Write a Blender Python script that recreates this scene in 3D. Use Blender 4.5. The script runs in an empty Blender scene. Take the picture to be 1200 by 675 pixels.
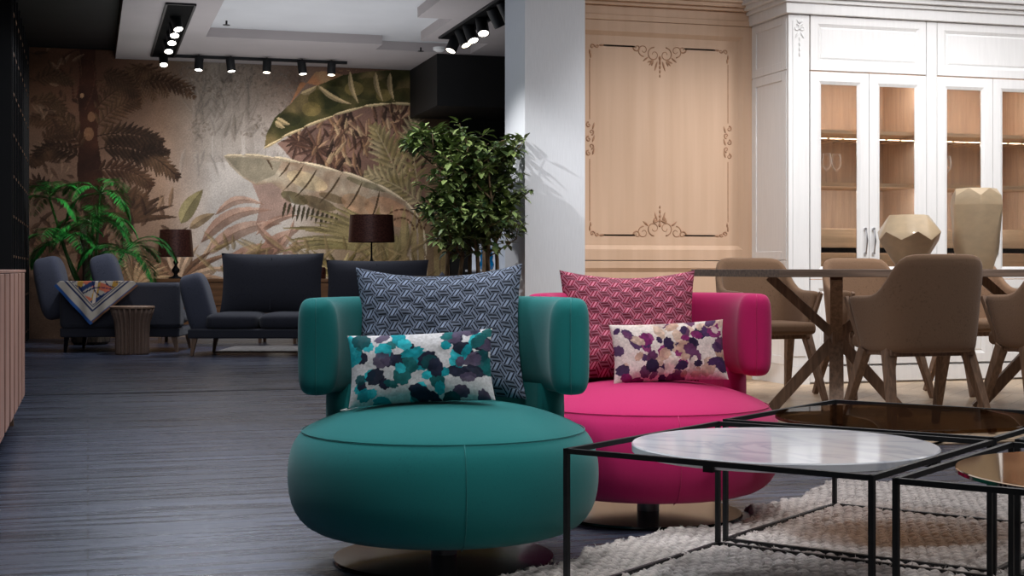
import bpy, bmesh, math, random
import numpy as np
from mathutils import Vector, Matrix
random.seed(7); rng = np.random.default_rng(7)
PI = math.pi
COL = bpy.context.scene.collection

# ------------------------------------------------------------------ helpers
def lin(c):
    return tuple(((v/255)/12.92 if v/255 <= .04045 else ((v/255+.055)/1.055)**2.4) for v in c[:3]) + (1,)

class NT:
    def __init__(s, name):
        s.m = bpy.data.materials.new(name); s.m.use_nodes = True
        s.t = s.m.node_tree; s.b = s.t.nodes['Principled BSDF']
    def n(s, k, **kw):
        x = s.t.nodes.new(k)
        for a, v in kw.items():
            if a in x.inputs: x.inputs[a].default_value = v
            else: setattr(x, a, v)
        return x
    def l(s, a, b): s.t.links.new(a, b)

def mat(name, c, rough=.6, metal=0, noise=0, nscale=30, stretch=(1,1,1), bump=0, bscale=None, c2=None, coat=0, spec=.5, trans=0, emit=None, es=0, sheen=0, ior=1.45):
    N = NT(name); b = N.b
    b.inputs['Base Color'].default_value = lin(c); b.inputs['Roughness'].default_value = rough
    b.inputs['Metallic'].default_value = metal; b.inputs['Specular IOR Level'].default_value = spec
    b.inputs['Coat Weight'].default_value = coat; b.inputs['Transmission Weight'].default_value = trans
    b.inputs['Sheen Weight'].default_value = sheen; b.inputs['IOR'].default_value = ior
    if emit: b.inputs['Emission Color'].default_value = lin(emit); b.inputs['Emission Strength'].default_value = es
    tc = N.n('ShaderNodeTexCoord'); mp = N.n('ShaderNodeMapping'); mp.inputs['Scale'].default_value = stretch
    N.l(tc.outputs['Object'], mp.inputs['Vector'])
    nz = N.n('ShaderNodeTexNoise', Scale=nscale, Detail=6); N.l(mp.outputs[0], nz.inputs['Vector'])
    if c2 is None: c2 = tuple(max(0, v*(1-noise)) for v in c)
    r = N.n('ShaderNodeValToRGB'); r.color_ramp.elements[0].color = lin(c2); r.color_ramp.elements[1].color = lin(c)
    r.color_ramp.elements[0].position = .35; r.color_ramp.elements[1].position = .65
    N.l(nz.outputs['Fac'], r.inputs['Fac'])
    N.l(r.outputs[0], b.inputs['Base Color'])
    if bump:
        n2 = N.n('ShaderNodeTexNoise', Scale=bscale or nscale*3, Detail=3); N.l(mp.outputs[0], n2.inputs['Vector'])
        bp = N.n('ShaderNodeBump', Strength=bump, Distance=.01); N.l(n2.outputs['Fac'], bp.inputs['Height']); N.l(bp.outputs[0], b.inputs['Normal'])
    return N.m

def weave(name, c, c2, scale=500, bump=.25, sheen=.15, rough=.85):
    """woven upholstery: two crossed wave textures plus mottling"""
    N = NT(name); b = N.b
    tc = N.n('ShaderNodeTexCoord')
    nz = N.n('ShaderNodeTexNoise', Scale=scale*.55, Detail=3); n3 = N.n('ShaderNodeTexNoise', Scale=7, Detail=3); n4 = N.n('ShaderNodeTexNoise', Scale=scale*.12, Detail=2)
    for x in (nz, n3, n4): N.l(tc.outputs['Object'], x.inputs['Vector'])
    ad = N.n('ShaderNodeMath', operation='ADD'); N.l(nz.outputs['Fac'], ad.inputs[0]); N.l(n4.outputs['Fac'], ad.inputs[1])
    a2 = N.n('ShaderNodeMath', operation='MULTIPLY_ADD'); N.l(n3.outputs['Fac'], a2.inputs[0]); a2.inputs[1].default_value = .4; N.l(ad.outputs[0], a2.inputs[2])
    r = N.n('ShaderNodeValToRGB'); r.color_ramp.elements[0].color = lin(c2); r.color_ramp.elements[1].color = lin(c)
    r.color_ramp.elements[0].position = .5; r.color_ramp.elements[0].position = .9; r.color_ramp.elements[1].position = 1.5
    N.l(a2.outputs[0], r.inputs['Fac']); N.l(r.outputs[0], b.inputs['Base Color'])
    bp = N.n('ShaderNodeBump', Strength=bump, Distance=.003); N.l(ad.outputs[0], bp.inputs['Height']); N.l(bp.outputs[0], b.inputs['Normal'])
    b.inputs['Roughness'].default_value = rough; b.inputs['Sheen Weight'].default_value = sheen
    b.inputs['Specular IOR Level'].default_value = .2
    return N.m

def vcol_mat(name, rough=.85, bump=.15, bscale=400, spec=.2, mult=1.0, grime=0):
    N = NT(name); b = N.b
    a = N.n('ShaderNodeAttribute'); a.attribute_name = 'paint'
    b.inputs['Roughness'].default_value = rough; b.inputs['Specular IOR Level'].default_value = spec
    tc = N.n('ShaderNodeTexCoord'); nz = N.n('ShaderNodeTexNoise', Scale=bscale, Detail=3); N.l(tc.outputs['Object'], nz.inputs['Vector'])
    bp = N.n('ShaderNodeBump', Strength=bump, Distance=.004); N.l(nz.outputs['Fac'], bp.inputs['Height']); N.l(bp.outputs[0], b.inputs['Normal'])
    mr = N.n('ShaderNodeMapRange'); mr.inputs['To Min'].default_value = 1-.25; mr.inputs['To Max'].default_value = 1.2
    N.l(nz.outputs['Fac'], mr.inputs['Value'])
    mm = N.n('ShaderNodeVectorMath', operation='SCALE'); N.l(a.outputs['Color'], mm.inputs[0]); N.l(mr.outputs[0], mm.inputs['Scale'])
    N.l(mm.outputs[0], b.inputs['Base Color'])
    return N.m

def glass(name, c=(240,245,245), refl=1.0, tint=1.0, rough=.0):
    N = NT(name); t = N.t; out = t.nodes['Material Output']
    tr = N.n('ShaderNodeBsdfTransparent'); tr.inputs[0].default_value = lin(c)
    gl = N.n('ShaderNodeBsdfGlossy'); gl.inputs['Roughness'].default_value = rough
    fr = N.n('ShaderNodeFresnel', IOR=1.5); mu = N.n('ShaderNodeMath', operation='MULTIPLY'); mu.inputs[1].default_value = refl; mu.use_clamp = True
    N.l(fr.outputs[0], mu.inputs[0]); mx = N.n('ShaderNodeMixShader')
    N.l(mu.outputs[0], mx.inputs[0]); N.l(tr.outputs[0], mx.inputs[1]); N.l(gl.outputs[0], mx.inputs[2]); N.l(mx.outputs[0], out.inputs[0])
    return N.m

class MB:
    """collects shapes, then links them as ONE mesh object"""
    def __init__(s): s.v = []; s.f = []
    def add(s, v, f):
        k = len(s.v); s.v += [tuple(p) for p in v]; s.f += [tuple(i+k for i in q) for q in f]; return s
    def box(s, x0, x1, y0, y1, z0, z1, M=None):
        v = [(x,y,z) for x in (x0,x1) for y in (y0,y1) for z in (z0,z1)]
        if M is not None: v = [tuple(M @ Vector(p)) for p in v]
        return s.add(v, [(0,1,3,2),(4,6,7,5),(0,4,5,1),(2,3,7,6),(0,2,6,4),(1,5,7,3)])
    def bar(s, a, b, w, h=None, w2=None, h2=None, up=(0,0,1)):
        """square bar from a to b, optionally tapered"""
        h = h or w; w2 = w2 or w; h2 = h2 or h
        a = Vector(a); b = Vector(b); d = (b-a).normalized(); up = Vector(up)
        if abs(d.dot(up)) > .98: up = Vector((0,1,0))
        x = d.cross(up).normalized(); y = x.cross(d)
        v = [a+x*i*w/2+y*j*h/2 for i,j in ((-1,-1),(1,-1),(1,1),(-1,1))]+[b+x*i*w2/2+y*j*h2/2 for i,j in ((-1,-1),(1,-1),(1,1),(-1,1))]
        return s.add(v, [(3,2,1,0),(4,5,6,7),(0,1,5,4),(1,2,6,5),(2,3,7,6),(3,0,4,7)])
    def lathe(s, prof, n=48, M=None, off=None):
        v = []; f = []
        for i,(r,z) in enumerate(prof):
            o = off[i] if off else 0
            for k in range(n):
                a = 2*PI*(k+o)/n; v.append(Vector((r*math.cos(a), r*math.sin(a), z)))
        if M is not None: v = [M @ p for p in v]
        m = len(prof)
        for i in range(m-1):
            for k in range(n):
                f.append((i*n+k, i*n+(k+1)%n, (i+1)*n+(k+1)%n, (i+1)*n+k))
        f.append(tuple(range(n-1,-1,-1))); f.append(tuple((m-1)*n+k for k in range(n)))
        return s.add(v, f)
    def cyl(s, c, r, z0, z1, n=32): return s.lathe([(r,z0),(r,z1)], n, Matrix.Translation(Vector(c)))
    def tube(s, pts, r, n=6, closed=False):
        P = [Vector(p) for p in pts]; m = len(P); R = r if hasattr(r,'__len__') else [r]*m
        v = []; f = []; px = None
        for i,p in enumerate(P):
            if closed: d = P[(i+1)%m]-P[i-1]
            else: d = P[min(i+1,m-1)]-P[max(i-1,0)]
            d.normalize()
            if px is None:
                px = d.orthogonal().normalized()
            else:
                px = (px - d*px.dot(d)); px = px.normalized() if px.length > 1e-6 else d.orthogonal().normalized()
            y = d.cross(px)
            for k in range(n):
                a = 2*PI*k/n; v.append(p+(px*math.cos(a)+y*math.sin(a))*R[i])
        for i in range(m if closed else m-1):
            j = (i+1)%m
            for k in range(n): f.append((i*n+k,i*n+(k+1)%n,j*n+(k+1)%n,j*n+k))
        if not closed: f.append(tuple(range(n-1,-1,-1))); f.append(tuple((m-1)*n+k for k in range(n)))
        return s.add(v, f)
    def grid(s, P, closed_u=False, closed_v=False):
        P = np.asarray(P); nu, nv = P.shape[:2]; v = P.reshape(-1,3).tolist(); f = []
        for i in range(nu if closed_u else nu-1):
            for j in range(nv if closed_v else nv-1):
                a,b = (i+1)%nu, (j+1)%nv
                f.append((i*nv+j, a*nv+j, a*nv+b, i*nv+b))
        return s.add(v, f)
    def build(s, name, m, parent=None, smooth=False, bevel=0, seg=2, sub=0, fix=True):
        me = bpy.data.meshes.new(name); me.from_pydata(s.v, [], s.f); me.materials.append(m)
        if fix:
            bm = bmesh.new(); bm.from_mesh(me); bmesh.ops.recalc_face_normals(bm, faces=bm.faces[:]); bm.to_mesh(me); bm.free()
        if smooth:
            me.polygons.foreach_set('use_smooth', [True]*len(me.polygons))
            if smooth == 'auto': me.set_sharp_from_angle(angle=math.radians(35))
        o = bpy.data.objects.new(name, me); COL.objects.link(o); o.parent = parent
        if bevel:
            b = o.modifiers.new('bevel','BEVEL'); b.width = bevel; b.segments = seg; b.limit_method = 'ANGLE'; b.angle_limit = .6
            me.polygons.foreach_set('use_smooth', [True]*len(me.polygons))
            b.harden_normals = True
        if sub:
            b = o.modifiers.new('subdivision','SUBSURF'); b.levels = sub; b.render_levels = sub
        return o

def tag(o, label=None, cat=None, group=None, kind=None):
    if label: o['label'] = label
    if cat: o['category'] = cat
    if group: o['group'] = group
    if kind: o['kind'] = kind
    return o
def thing(name, label, cat, loc=(0,0,0), rz=0, group=None):
    o = bpy.data.objects.new(name, None); COL.objects.link(o); o.location = loc; o.rotation_euler = (0,0,rz)
    o.empty_display_size = .1
    return tag(o, label, cat, group)
def struct(name, mb, m, **k):
    return tag(mb.build(name, m, **k), kind='structure')
def copy_tree(o, parent=None):
    c = o.copy(); COL.objects.link(c); c.parent = parent
    for ch in list(o.children): copy_tree(ch, c)
    return c
def painted_grid(name, P, colors, m, parent=None, smooth=True):
    """P (nu,nv,3) points, colors (nu,nv,3) linear"""
    nu, nv = P.shape[:2]
    idx = np.arange(nu*nv).reshape(nu,nv)
    q = np.stack([idx[:-1,:-1], idx[1:,:-1], idx[1:,1:], idx[:-1,1:]], -1).reshape(-1,4)
    me = bpy.data.meshes.new(name)
    me.vertices.add(nu*nv); me.vertices.foreach_set('co', P.reshape(-1).astype(np.float32))
    me.loops.add(q.size); me.loops.foreach_set('vertex_index', q.reshape(-1).astype(np.int32))
    me.polygons.add(len(q)); me.polygons.foreach_set('loop_start', (np.arange(len(q))*4).astype(np.int32))
    me.polygons.foreach_set('loop_total', np.full(len(q),4,dtype=np.int32))
    me.update(calc_edges=True)
    at = me.color_attributes.new('paint','FLOAT_COLOR','POINT')
    c = np.ones((nu*nv,4),dtype=np.float32); c[:,:3] = colors.reshape(-1,3); at.data.foreach_set('color', c.reshape(-1))
    if smooth: me.polygons.foreach_set('use_smooth', [True]*len(me.polygons))
    me.materials.append(m)
    o = bpy.data.objects.new(name, me); COL.objects.link(o); o.parent = parent
    return o
def nlin(a):
    a = np.asarray(a, dtype=float)/255; return np.where(a<=.04045, a/12.92, ((a+.055)/1.055)**2.4)
def smooth_noise(h, w, cell, seed=0, octaves=3):
    r = np.random.default_rng(seed); out = np.zeros((h,w)); amp = 1; tot = 0
    for o in range(octaves):
        c = max(1.5, cell/2**o); gh, gw = int(h/c)+3, int(w/c)+3; g = r.random((gh,gw))
        y = np.arange(h)/c; x = np.arange(w)/c; yi = y.astype(int); xi = x.astype(int)
        fy = (y-yi); fx = (x-xi); fy = fy*fy*(3-2*fy); fx = fx*fx*(3-2*fx)
        a = g[np.ix_(yi,xi)]; b = g[np.ix_(yi,xi+1)]; cc = g[np.ix_(yi+1,xi)]; d = g[np.ix_(yi+1,xi+1)]
        fx = fx[None,:]; fy = fy[:,None]
        out += amp*((a*(1-fx)+b*fx)*(1-fy)+(cc*(1-fx)+d*fx)*fy); tot += amp; amp *= .5
    return out/tot

# ------------------------------------------------------------------ camera
ANG = math.radians(16.3)
cam = bpy.data.cameras.new('camera'); co = bpy.data.objects.new('camera', cam); COL.objects.link(co)
cam.sensor_width = 36; cam.lens = 1700/1200*36; cam.shift_y = -21.5/1200; cam.clip_end = 100
co.location = (0,0,.8); co.rotation_euler = (PI/2, 0, -ANG)
bpy.context.scene.camera = co

# ------------------------------------------------------------------ materials
M = {}
M['black_metal'] = mat('black_metal', (36,38,41), .5, .4, .15)
M['chrome'] = mat('chrome', (225,225,228), .28, 1, .03)
M['disc_steel'] = mat('disc_steel', (56,56,58), .14, 1, .08)
M['pedestal_steel'] = mat('pedestal_steel', (206,206,210), .3, .35, .03)
M['fluted_wood'] = mat('fluted_wood', (132,108,94), .5, 0, .06)
M['void_black'] = mat('void_black', (5,5,6), .9, 0, 0, spec=.1)
M['white_paint'] = mat('white_paint', (236,236,236), .45, 0, .02, 8, (6,6,.5), .04, 40)
M['column_paint'] = mat('column_paint', (214,217,222), .75, 0, .03, 200, (1,1,.05), .05)
M['ceil_paint'] = mat('ceil_paint', (176,168,168), .8, 0, .03, 2)
M['recess_paint'] = mat('recess_paint', (205,205,208), .8, 0, .03, 2)
M['dark_paint'] = mat('dark_paint', (20,20,22), .7, 0, .2, 3)
M['room_wall'] = mat('room_wall', (120,118,118), .8, 0, .05, 3)
M['oak'] = mat('oak', (208,177,151), .5, 0, 0, 4, (3,3,.15), .0, 30, c2=(199,167,140))
M['oak_dark'] = mat('oak_dark', (150,115,90), .6, 0, .15, 8, (9,9,.5))
M['oak_carved'] = mat('oak_carved', (176,136,106), .55, 0, .1, 30)
M['oak_inside'] = mat('oak_inside', (200,172,148), .55, 0, .1, 6, (9,9,.5))
M['oak_drawer'] = mat('oak_drawer', (222,190,156), .5, 0, .1, 6, (.5,9,9))
M['table_wood'] = mat('table_wood', (148,128,114), .5, 0, .25, 5, (.6,9,12), .1)
M['leg_wood'] = mat('leg_wood', (150,120,98), .5, 0, .22, 8, (8,8,.8), .1)
M['walnut'] = mat('walnut', (116,92,78), .45, 0, .3, 8, (8,8,.8))
M['copper_wood'] = mat('copper_wood', (206,162,146), .45, 0, .18, 6, (6,6,.5), .05)
M['console_wood'] = mat('console_wood', (170,120,80), .5, 0, .2, 5, (.6,6,6))
M['tan_fabric'] = weave('tan_fabric', (138,109,86), (108,84,64), 700, .3)
M['charcoal_fabric'] = weave('charcoal_fabric', (52,53,62), (34,35,42), 500, .3)
M['blue_fabric'] = weave('blue_fabric', (74,77,91), (52,54,66), 500, .3)
M['teal_fabric'] = weave('teal_fabric', (18,110,110), (8,84,88), 2600, .12, .15)
M['teal_seam'] = weave('teal_seam', (20,112,112), (12,90,92), 900, .2)
M['pink_fabric'] = weave('pink_fabric', (186,30,98), (158,18,80), 2600, .12, .15)
M['pink_seam'] = weave('pink_seam', (184,30,96), (150,18,76), 900, .2)
M['pillow_print'] = vcol_mat('pillow_print', .85, .2, 500)
M['scarf_print'] = vcol_mat('scarf_print', .6, .1, 300)
M['mural_print'] = vcol_mat('mural_print', .8, .05, 60)
M['clear_glass'] = glass('clear_glass', (225,225,225), .9)
def stem_glass():
    N = NT('stem_glass'); out = N.t.nodes['Material Output']; tr = N.n('ShaderNodeBsdfTransparent'); df = N.n('ShaderNodeBsdfDiffuse'); df.inputs[0].default_value=(.95,.93,.9,1)
    lw = N.n('ShaderNodeLayerWeight', Blend=.35); p = N.n('ShaderNodeMath', operation='POWER'); p.inputs[1].default_value=2.0; N.l(lw.outputs['Facing'],p.inputs[0])
    mx = N.n('ShaderNodeMixShader'); N.l(p.outputs[0],mx.inputs[0]); N.l(tr.outputs[0],mx.inputs[1]); N.l(df.outputs[0],mx.inputs[2]); N.l(mx.outputs[0],out.inputs[0]); return N.m
M['stem_glass'] = stem_glass()
M['smoked_glass'] = glass('smoked_glass', (178,154,126), .4)
M['bronze_mirror'] = mat('bronze_mirror', (186,164,140), .05, 1, .02)
M['amber_glass'] = mat('amber_glass', (222,198,164), .3, 0, .05, 14, (1,1,2), .08, 40, trans=.15, ior=1.2, coat=.4)
M['blue_glass'] = mat('blue_glass', (10,130,190), .1, 0, .1, 10, trans=.3, coat=.5)
M['lens'] = mat('lens', (255,250,240), .3, emit=(255,246,230), es=10)
M['lens_dim'] = mat('lens_dim', (255,250,240), .3, emit=(255,238,210), es=5)
M['soil'] = mat('soil', (45,35,28), .9, 0, .4, 40)
M['bark'] = mat('bark', (120,98,72), .8, 0, .35, 20, (3,3,.6), .4)
M['dark_bark'] = mat('dark_bark', (96,84,72), .9, 0, .5, 10, (3,3,.6), .6)
def leaf_mat(name, c, c2, spec=.5):
    N = NT(name); b = N.b; g = N.n('ShaderNodeNewGeometry'); r = N.n('ShaderNodeValToRGB')
    r.color_ramp.elements[0].color = lin(c2); r.color_ramp.elements[1].color = lin(c)
    N.l(g.outputs['Random Per Island'], r.inputs['Fac']); N.l(r.outputs[0], b.inputs['Base Color'])
    b.inputs['Roughness'].default_value = .38; b.inputs['Specular IOR Level'].default_value = spec
    return N.m
M['tree_leaf'] = leaf_mat('tree_leaf', (132,150,88), (36,60,34))
M['palm_leaf'] = leaf_mat('palm_leaf', (50,150,60), (16,84,34))
M['drac_leaf'] = leaf_mat('drac_leaf', (70,120,50), (30,74,30))
def shade_mat():
    N = NT('shade_print'); b = N.b; tc = N.n('ShaderNodeTexCoord')
    mp = N.n('ShaderNodeMapping'); mp.inputs['Scale'].default_value = (1,1,1.4); N.l(tc.outputs['Object'], mp.inputs[0])
    v = N.n('ShaderNodeTexVoronoi', Scale=45); N.l(mp.outputs[0], v.inputs['Vector'])
    r = N.n('ShaderNodeValToRGB'); r.color_ramp.elements[0].color = lin((48,24,24)); r.color_ramp.elements[1].color = lin((96,58,50)); r.color_ramp.elements[1].position = .7
    N.l(v.outputs['Distance'], r.inputs[0]); N.l(r.outputs[0], b.inputs['Base Color']); b.inputs['Roughness'].default_value = .35; b.inputs['Metallic'].default_value = .3
    return N.m
M['shade'] = shade_mat()
def marble_mat():
    N = NT('white_marble'); b = N.b; tc = N.n('ShaderNodeTexCoord'); mp = N.n('ShaderNodeMapping'); mp.inputs['Scale'].default_value = (1,2.2,1); mp.inputs['Rotation'].default_value = (0,0,.9)
    N.l(tc.outputs['Object'], mp.inputs[0])
    n1 = N.n('ShaderNodeTexNoise', Scale=2.2, Detail=8, Distortion=1.2); N.l(mp.outputs[0], n1.inputs['Vector'])
    r = N.n('ShaderNodeValToRGB'); e = r.color_ramp.elements; e[0].position = .44; e[0].color = lin((226,229,236)); e[1].position = .56; e[1].color = lin((230,233,240))
    k = e.new(.5); k.color = lin((204,209,220)); 
    N.l(n1.outputs['Fac'], r.inputs[0]); N.l(r.outputs[0], b.inputs['Base Color']); b.inputs['Roughness'].default_value = .09
    return N.m
M['marble'] = marble_mat()
def floor_mat():
    N = NT('dark_planks'); b = N.b; tc = N.n('ShaderNodeTexCoord')
    br = N.n('ShaderNodeTexBrick'); br.offset = .37
    for k, v in (('Scale',1),('Mortar Size',.0022),('Brick Width',1.25),('Row Height',.155),('Bias',0),('Mortar Smooth',.2)): br.inputs[k].default_value = v
    br.inputs['Color1'].default_value = lin((62,68,86)); br.inputs['Color2'].default_value = lin((46,51,68)); br.inputs['Mortar'].default_value = lin((24,25,30))
    N.l(tc.outputs['Object'], br.inputs['Vector'])
    mp = N.n('ShaderNodeMapping'); mp.inputs['Scale'].default_value = (.7,13,1); N.l(tc.outputs['Object'], mp.inputs[0])
    nz = N.n('ShaderNodeTexNoise', Scale=1.6, Detail=8, Roughness=.65); N.l(mp.outputs[0], nz.inputs['Vector'])
    mp2 = N.n('ShaderNodeMapping'); mp2.inputs['Scale'].default_value = (4,120,1); N.l(tc.outputs['Object'], mp2.inputs[0])
    n2 = N.n('ShaderNodeTexNoise', Scale=1.5, Detail=4); N.l(mp2.outputs[0], n2.inputs['Vector'])
    r = N.n('ShaderNodeMapRange'); r.inputs['From Min'].default_value = .3; r.inputs['From Max'].default_value = .7; r.inputs['To Min'].default_value = .3; r.inputs['To Max'].default_value = 1.9; N.l(nz.outputs['Fac'], r.inputs[0])
    s = N.n('ShaderNodeVectorMath', operation='SCALE'); N.l(br.outputs['Color'], s.inputs[0]); N.l(r.outputs[0], s.inputs['Scale']); N.l(s.outputs[0], b.inputs['Base Color'])
    rr = N.n('ShaderNodeMapRange'); rr.inputs['From Min'].default_value=.3; rr.inputs['From Max'].default_value=.7; rr.inputs['To Min'].default_value = .16; rr.inputs['To Max'].default_value = .42; N.l(nz.outputs['Fac'], rr.inputs[0]); N.l(rr.outputs[0], b.inputs['Roughness'])
    ad = N.n('ShaderNodeMath', operation='ADD'); N.l(nz.outputs['Fac'], ad.inputs[0]); N.l(n2.outputs['Fac'], ad.inputs[1])
    a3 = N.n('ShaderNodeMath', operation='MULTIPLY_ADD'); N.l(br.outputs['Fac'], a3.inputs[0]); a3.inputs[1].default_value = -1.2; N.l(ad.outputs[0], a3.inputs[2])
    bp = N.n('ShaderNodeBump', Strength=.6, Distance=.003); N.l(a3.outputs[0], bp.inputs['Height']); N.l(bp.outputs[0], b.inputs['Normal'])
    b.inputs['Specular IOR Level'].default_value = .6
    return N.m
M['floor'] = floor_mat()
M['parquet'] = vcol_mat('parquet', .4, .05, 40, .4)
M['rug'] = vcol_mat('rug_wool', .95, .6, 260, .1)
M['rug_far'] = mat('rug_far', (150,145,142), .95, 0, .25, 20, bump=.5)

# ------------------------------------------------------------------ room shell
fl = MB().box(-4,9,-4,17.7,-.1,0); struct('floor', fl, M['floor'])
struct('trim_1', MB().box(-.9,2.6,9.70,9.712,0,.003), M['black_metal'])
# pale herringbone parquet in the dining zone
def herringbone():
    a, L = .11, .55; V = []; F = []; C = []
    x0,x1,y0,y1 = 2.6,8.2,5.8,9.6; c45 = math.cos(PI/4)
    r = random.Random(3)
    def rect(px,py,w,h):
        pts = [(px,py),(px+w,py),(px+w,py+h),(px,py+h)]
        q = [((x-y)*c45+4.5, (x+y)*c45+3.4) for x,y in pts]
        cx = sum(p[0] for p in q)/4; cy = sum(p[1] for p in q)/4
        if not (x0-.4 < cx < x1+.4 and y0-.4 < cy < y1+.4): return
        q = [(min(max(x,x0),x1), min(max(y,y0),y1)) for x,y in q]
        k = len(V); V.extend((x,y,.006) for x,y in q); F.append((k,k+1,k+2,k+3))
        t = r.uniform(.86,1.05); C.extend([(t,)]*4)
    n = int(L/a)
    g = .003
    for i in range(-60,110):
        for j in range(-12,14):
            ox, oy = i*a + j*L, i*a - j*L
            rect(ox, oy, L-g, a-g); rect(ox, oy+a, a-g, L-g) if False else rect(ox+L-0*a, oy-L+a, a-g, L-g)
    me = bpy.data.meshes.new('floor'); me.from_pydata(V,[],F); me.materials.append(M['parquet'])
    at = me.color_attributes.new('paint','FLOAT_COLOR','POINT'); base = nlin((206,182,154))
    buf = np.ones((len(V),4),dtype=np.float32); buf[:,:3] = base[None,:]*np.array(C); at.data.foreach_set('color', buf.reshape(-1))
    o = bpy.data.objects.new('floor', me); COL.objects.link(o); o['kind'] = 'structure'
struct('floor', MB().box(2.6,8.2,5.8,9.66,0,.004), mat('parquet_gap', (150,128,104), .6))
herringbone()
struct('wall_left', MB().box(-4.1,-4,-4,17.7,0,3.5), M['dark_paint'])
struct('wall_right', MB().box(9,9.1,-4,17.7,0,3.5), M['room_wall'])
struct('wall_near', MB().box(-4,9,-4.1,-4,0,3.5), M['room_wall'])
struct('wall_far', MB().box(-4,9,17.62,17.72,0,3.5), M['dark_paint'])
struct('wall_behind_cabinets', MB().box(3.2,9,9.68,9.78,0,3.5), M['room_wall'])
# ceilings: dark on the left, white suspended field with a raised recess
struct('ceiling', MB().box(-4,9,-4,17.7,3.5,3.6), M['recess_paint'])
struct('ceiling', MB().box(-4,.30,-4,17.62,3.38,3.48), M['dark_paint'])
s = MB()
s.box(.31,3.1,15.67,17.6,3.27,3.5).box(3.1,4.2,16.05,17.6,3.27,3.5).box(.31,1.2,-4,15.67,3.27,3.5)
s.box(3.45,9,-4,15.3,3.27,3.5).box(4.2,9,15.3,17.6,3.27,3.5).box(1.2,3.45,-4,12.6,3.27,3.5)
struct('ceiling', s, M['ceil_paint'])
struct('ceiling', MB().box(1.2,4.2,12.6,16.05,3.37,3.45), M['recess_paint'])
struct('trim_2', MB().box(3.1,3.45,12.6,13.9,3.27,3.37), M['ceil_paint'])
struct('trim_3', MB().box(3.83,7,16.15,17.6,2.675,3.268), M['dark_paint'])
# recessed lamp troughs + lamps
def trough(x0,x1,y0,y1,label):
    t = thing('lamp_trough', label, 'light trough', ((x0+x1)/2,(y0+y1)/2,3.27))
    w=(x1-x0)/2; l=(y1-y0)/2
    b = MB().box(-w,w,-l,l,-.012,-.001); b.build('plate', M['void_black'], t)
    r = MB().box(-w-.01,-w+.01,-l,l,-.02,0).box(w-.01,w+.01,-l,l,-.02,0).box(-w,w,-l-.01,-l+.01,-.02,0).box(-w,w,l-.01,l+.01,-.02,0)
    r.build('rim', M['black_metal'], t)
trough(.70,.96,13.76,17.2,'long black recessed trough in the white ceiling holding five spotlights')
trough(3.58,3.80,11.0,15.0,'black recessed ceiling trough beside the white column at upper right')
tr = MB().box(.96,2.95,17.04,17.08,3.235,3.268).build('ceiling_track', M['black_metal']); tag(tr, 'thin black ceiling track along the top of the jungle mural', 'track')
spots = []
def spotlamp(x,y,z,tilt,az,label,group,bright=True,r=.05,L=.15,top=3.26):
    t = thing('spotlight', label, 'spotlight', (x,y,z+L*.5), 0, group)
    d = Vector((math.sin(tilt)*math.cos(az), math.sin(tilt)*math.sin(az), -math.cos(tilt)))
    R = Vector((0,0,-1)).rotation_difference(d).to_matrix().to_4x4()
    MB().lathe([(r*.8,.5*L),(r,.47*L),(r,-.5*L),(r*.86,-.5*L),(r*.86,-.42*L)],24,R).build('housing', M['black_metal'], t, smooth='auto')
    MB().lathe([(r*.84,-.475*L),(r*.84,-.44*L)],24,R).build('lens', M['lens'] if bright else M['lens_dim'], t)
    MB().bar((0,0,.2*L),(0,0,top-z-L*.5),.02).build('bracket', M['black_metal'], t)
    return t
for i,(x,b) in enumerate(((1.221,1),(1.581,1),(1.994,0),(2.403,1),(2.747,0))):
    spotlamp(x,16.95,3.08,.22,-PI/2+(.5 if i%2 else -.3),['first','second','third','fourth','fifth'][i]+' black spotlight from the left on the track above the mural','spotlights on the mural track',b)
for i,(y,b) in enumerate(((14.45,1),(14.85,1),(15.35,1),(15.95,1),(17.0,1))):
    spotlamp(.83,y,3.12,.5,-PI/2+.4 if i<1 else -PI/2,['nearest','second nearest','middle','fourth','far end, lowest in view,'][i]+' black spotlight in the left ceiling trough','spotlights in the left trough',b)
for i,(y,b) in enumerate(((14.8,0),(14.4,0),(14.1,1),(13.65,1),(13.15,0),(12.8,0))):
    spotlamp(3.69,y,3.08,.5,[PI+.5,-1.0,-1.2,-PI/2,0.2,.2][i],['lowest, farthest','second from the far end','third from the far end','brightly glowing fourth','fifth, unlit','nearest, cut by the column,'][i]+' black spotlight of the right ceiling trough','spotlights in the right trough',b,.06,.19)
def ceil_bit(name,label,cat,x,y,z,r,h,m):
    o = MB().lathe([(r*.5,-h),(r,-h*.6),(r,0)],24).build(name,m,smooth='auto'); o.location=(x,y,z); tag(o,label,cat)
ceil_bit('smoke_detector','small round pale smoke detector on the ceiling','smoke detector',3.75,15.7,3.27,.07,.05,M['white_paint'])
for x,y,l in ((.97+.35,14.6,'small ceiling sprinkler right of the left lamp trough'),(3.55,15.75,'small dark ceiling sprinkler left of the smoke detector')):
    t = MB().cyl((0,0,0),.01,-.04,0,8).cyl((0,0,0),.035,-.045,-.04,12).build('ceiling_sprinkler',M['black_metal']); t.location=(x,y,3.268); tag(t,l,'sprinkler')

# white column
struct('wall_column', MB().box(2.78,3.2,9.2,9.68,0,3.5), M['column_paint'])

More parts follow.
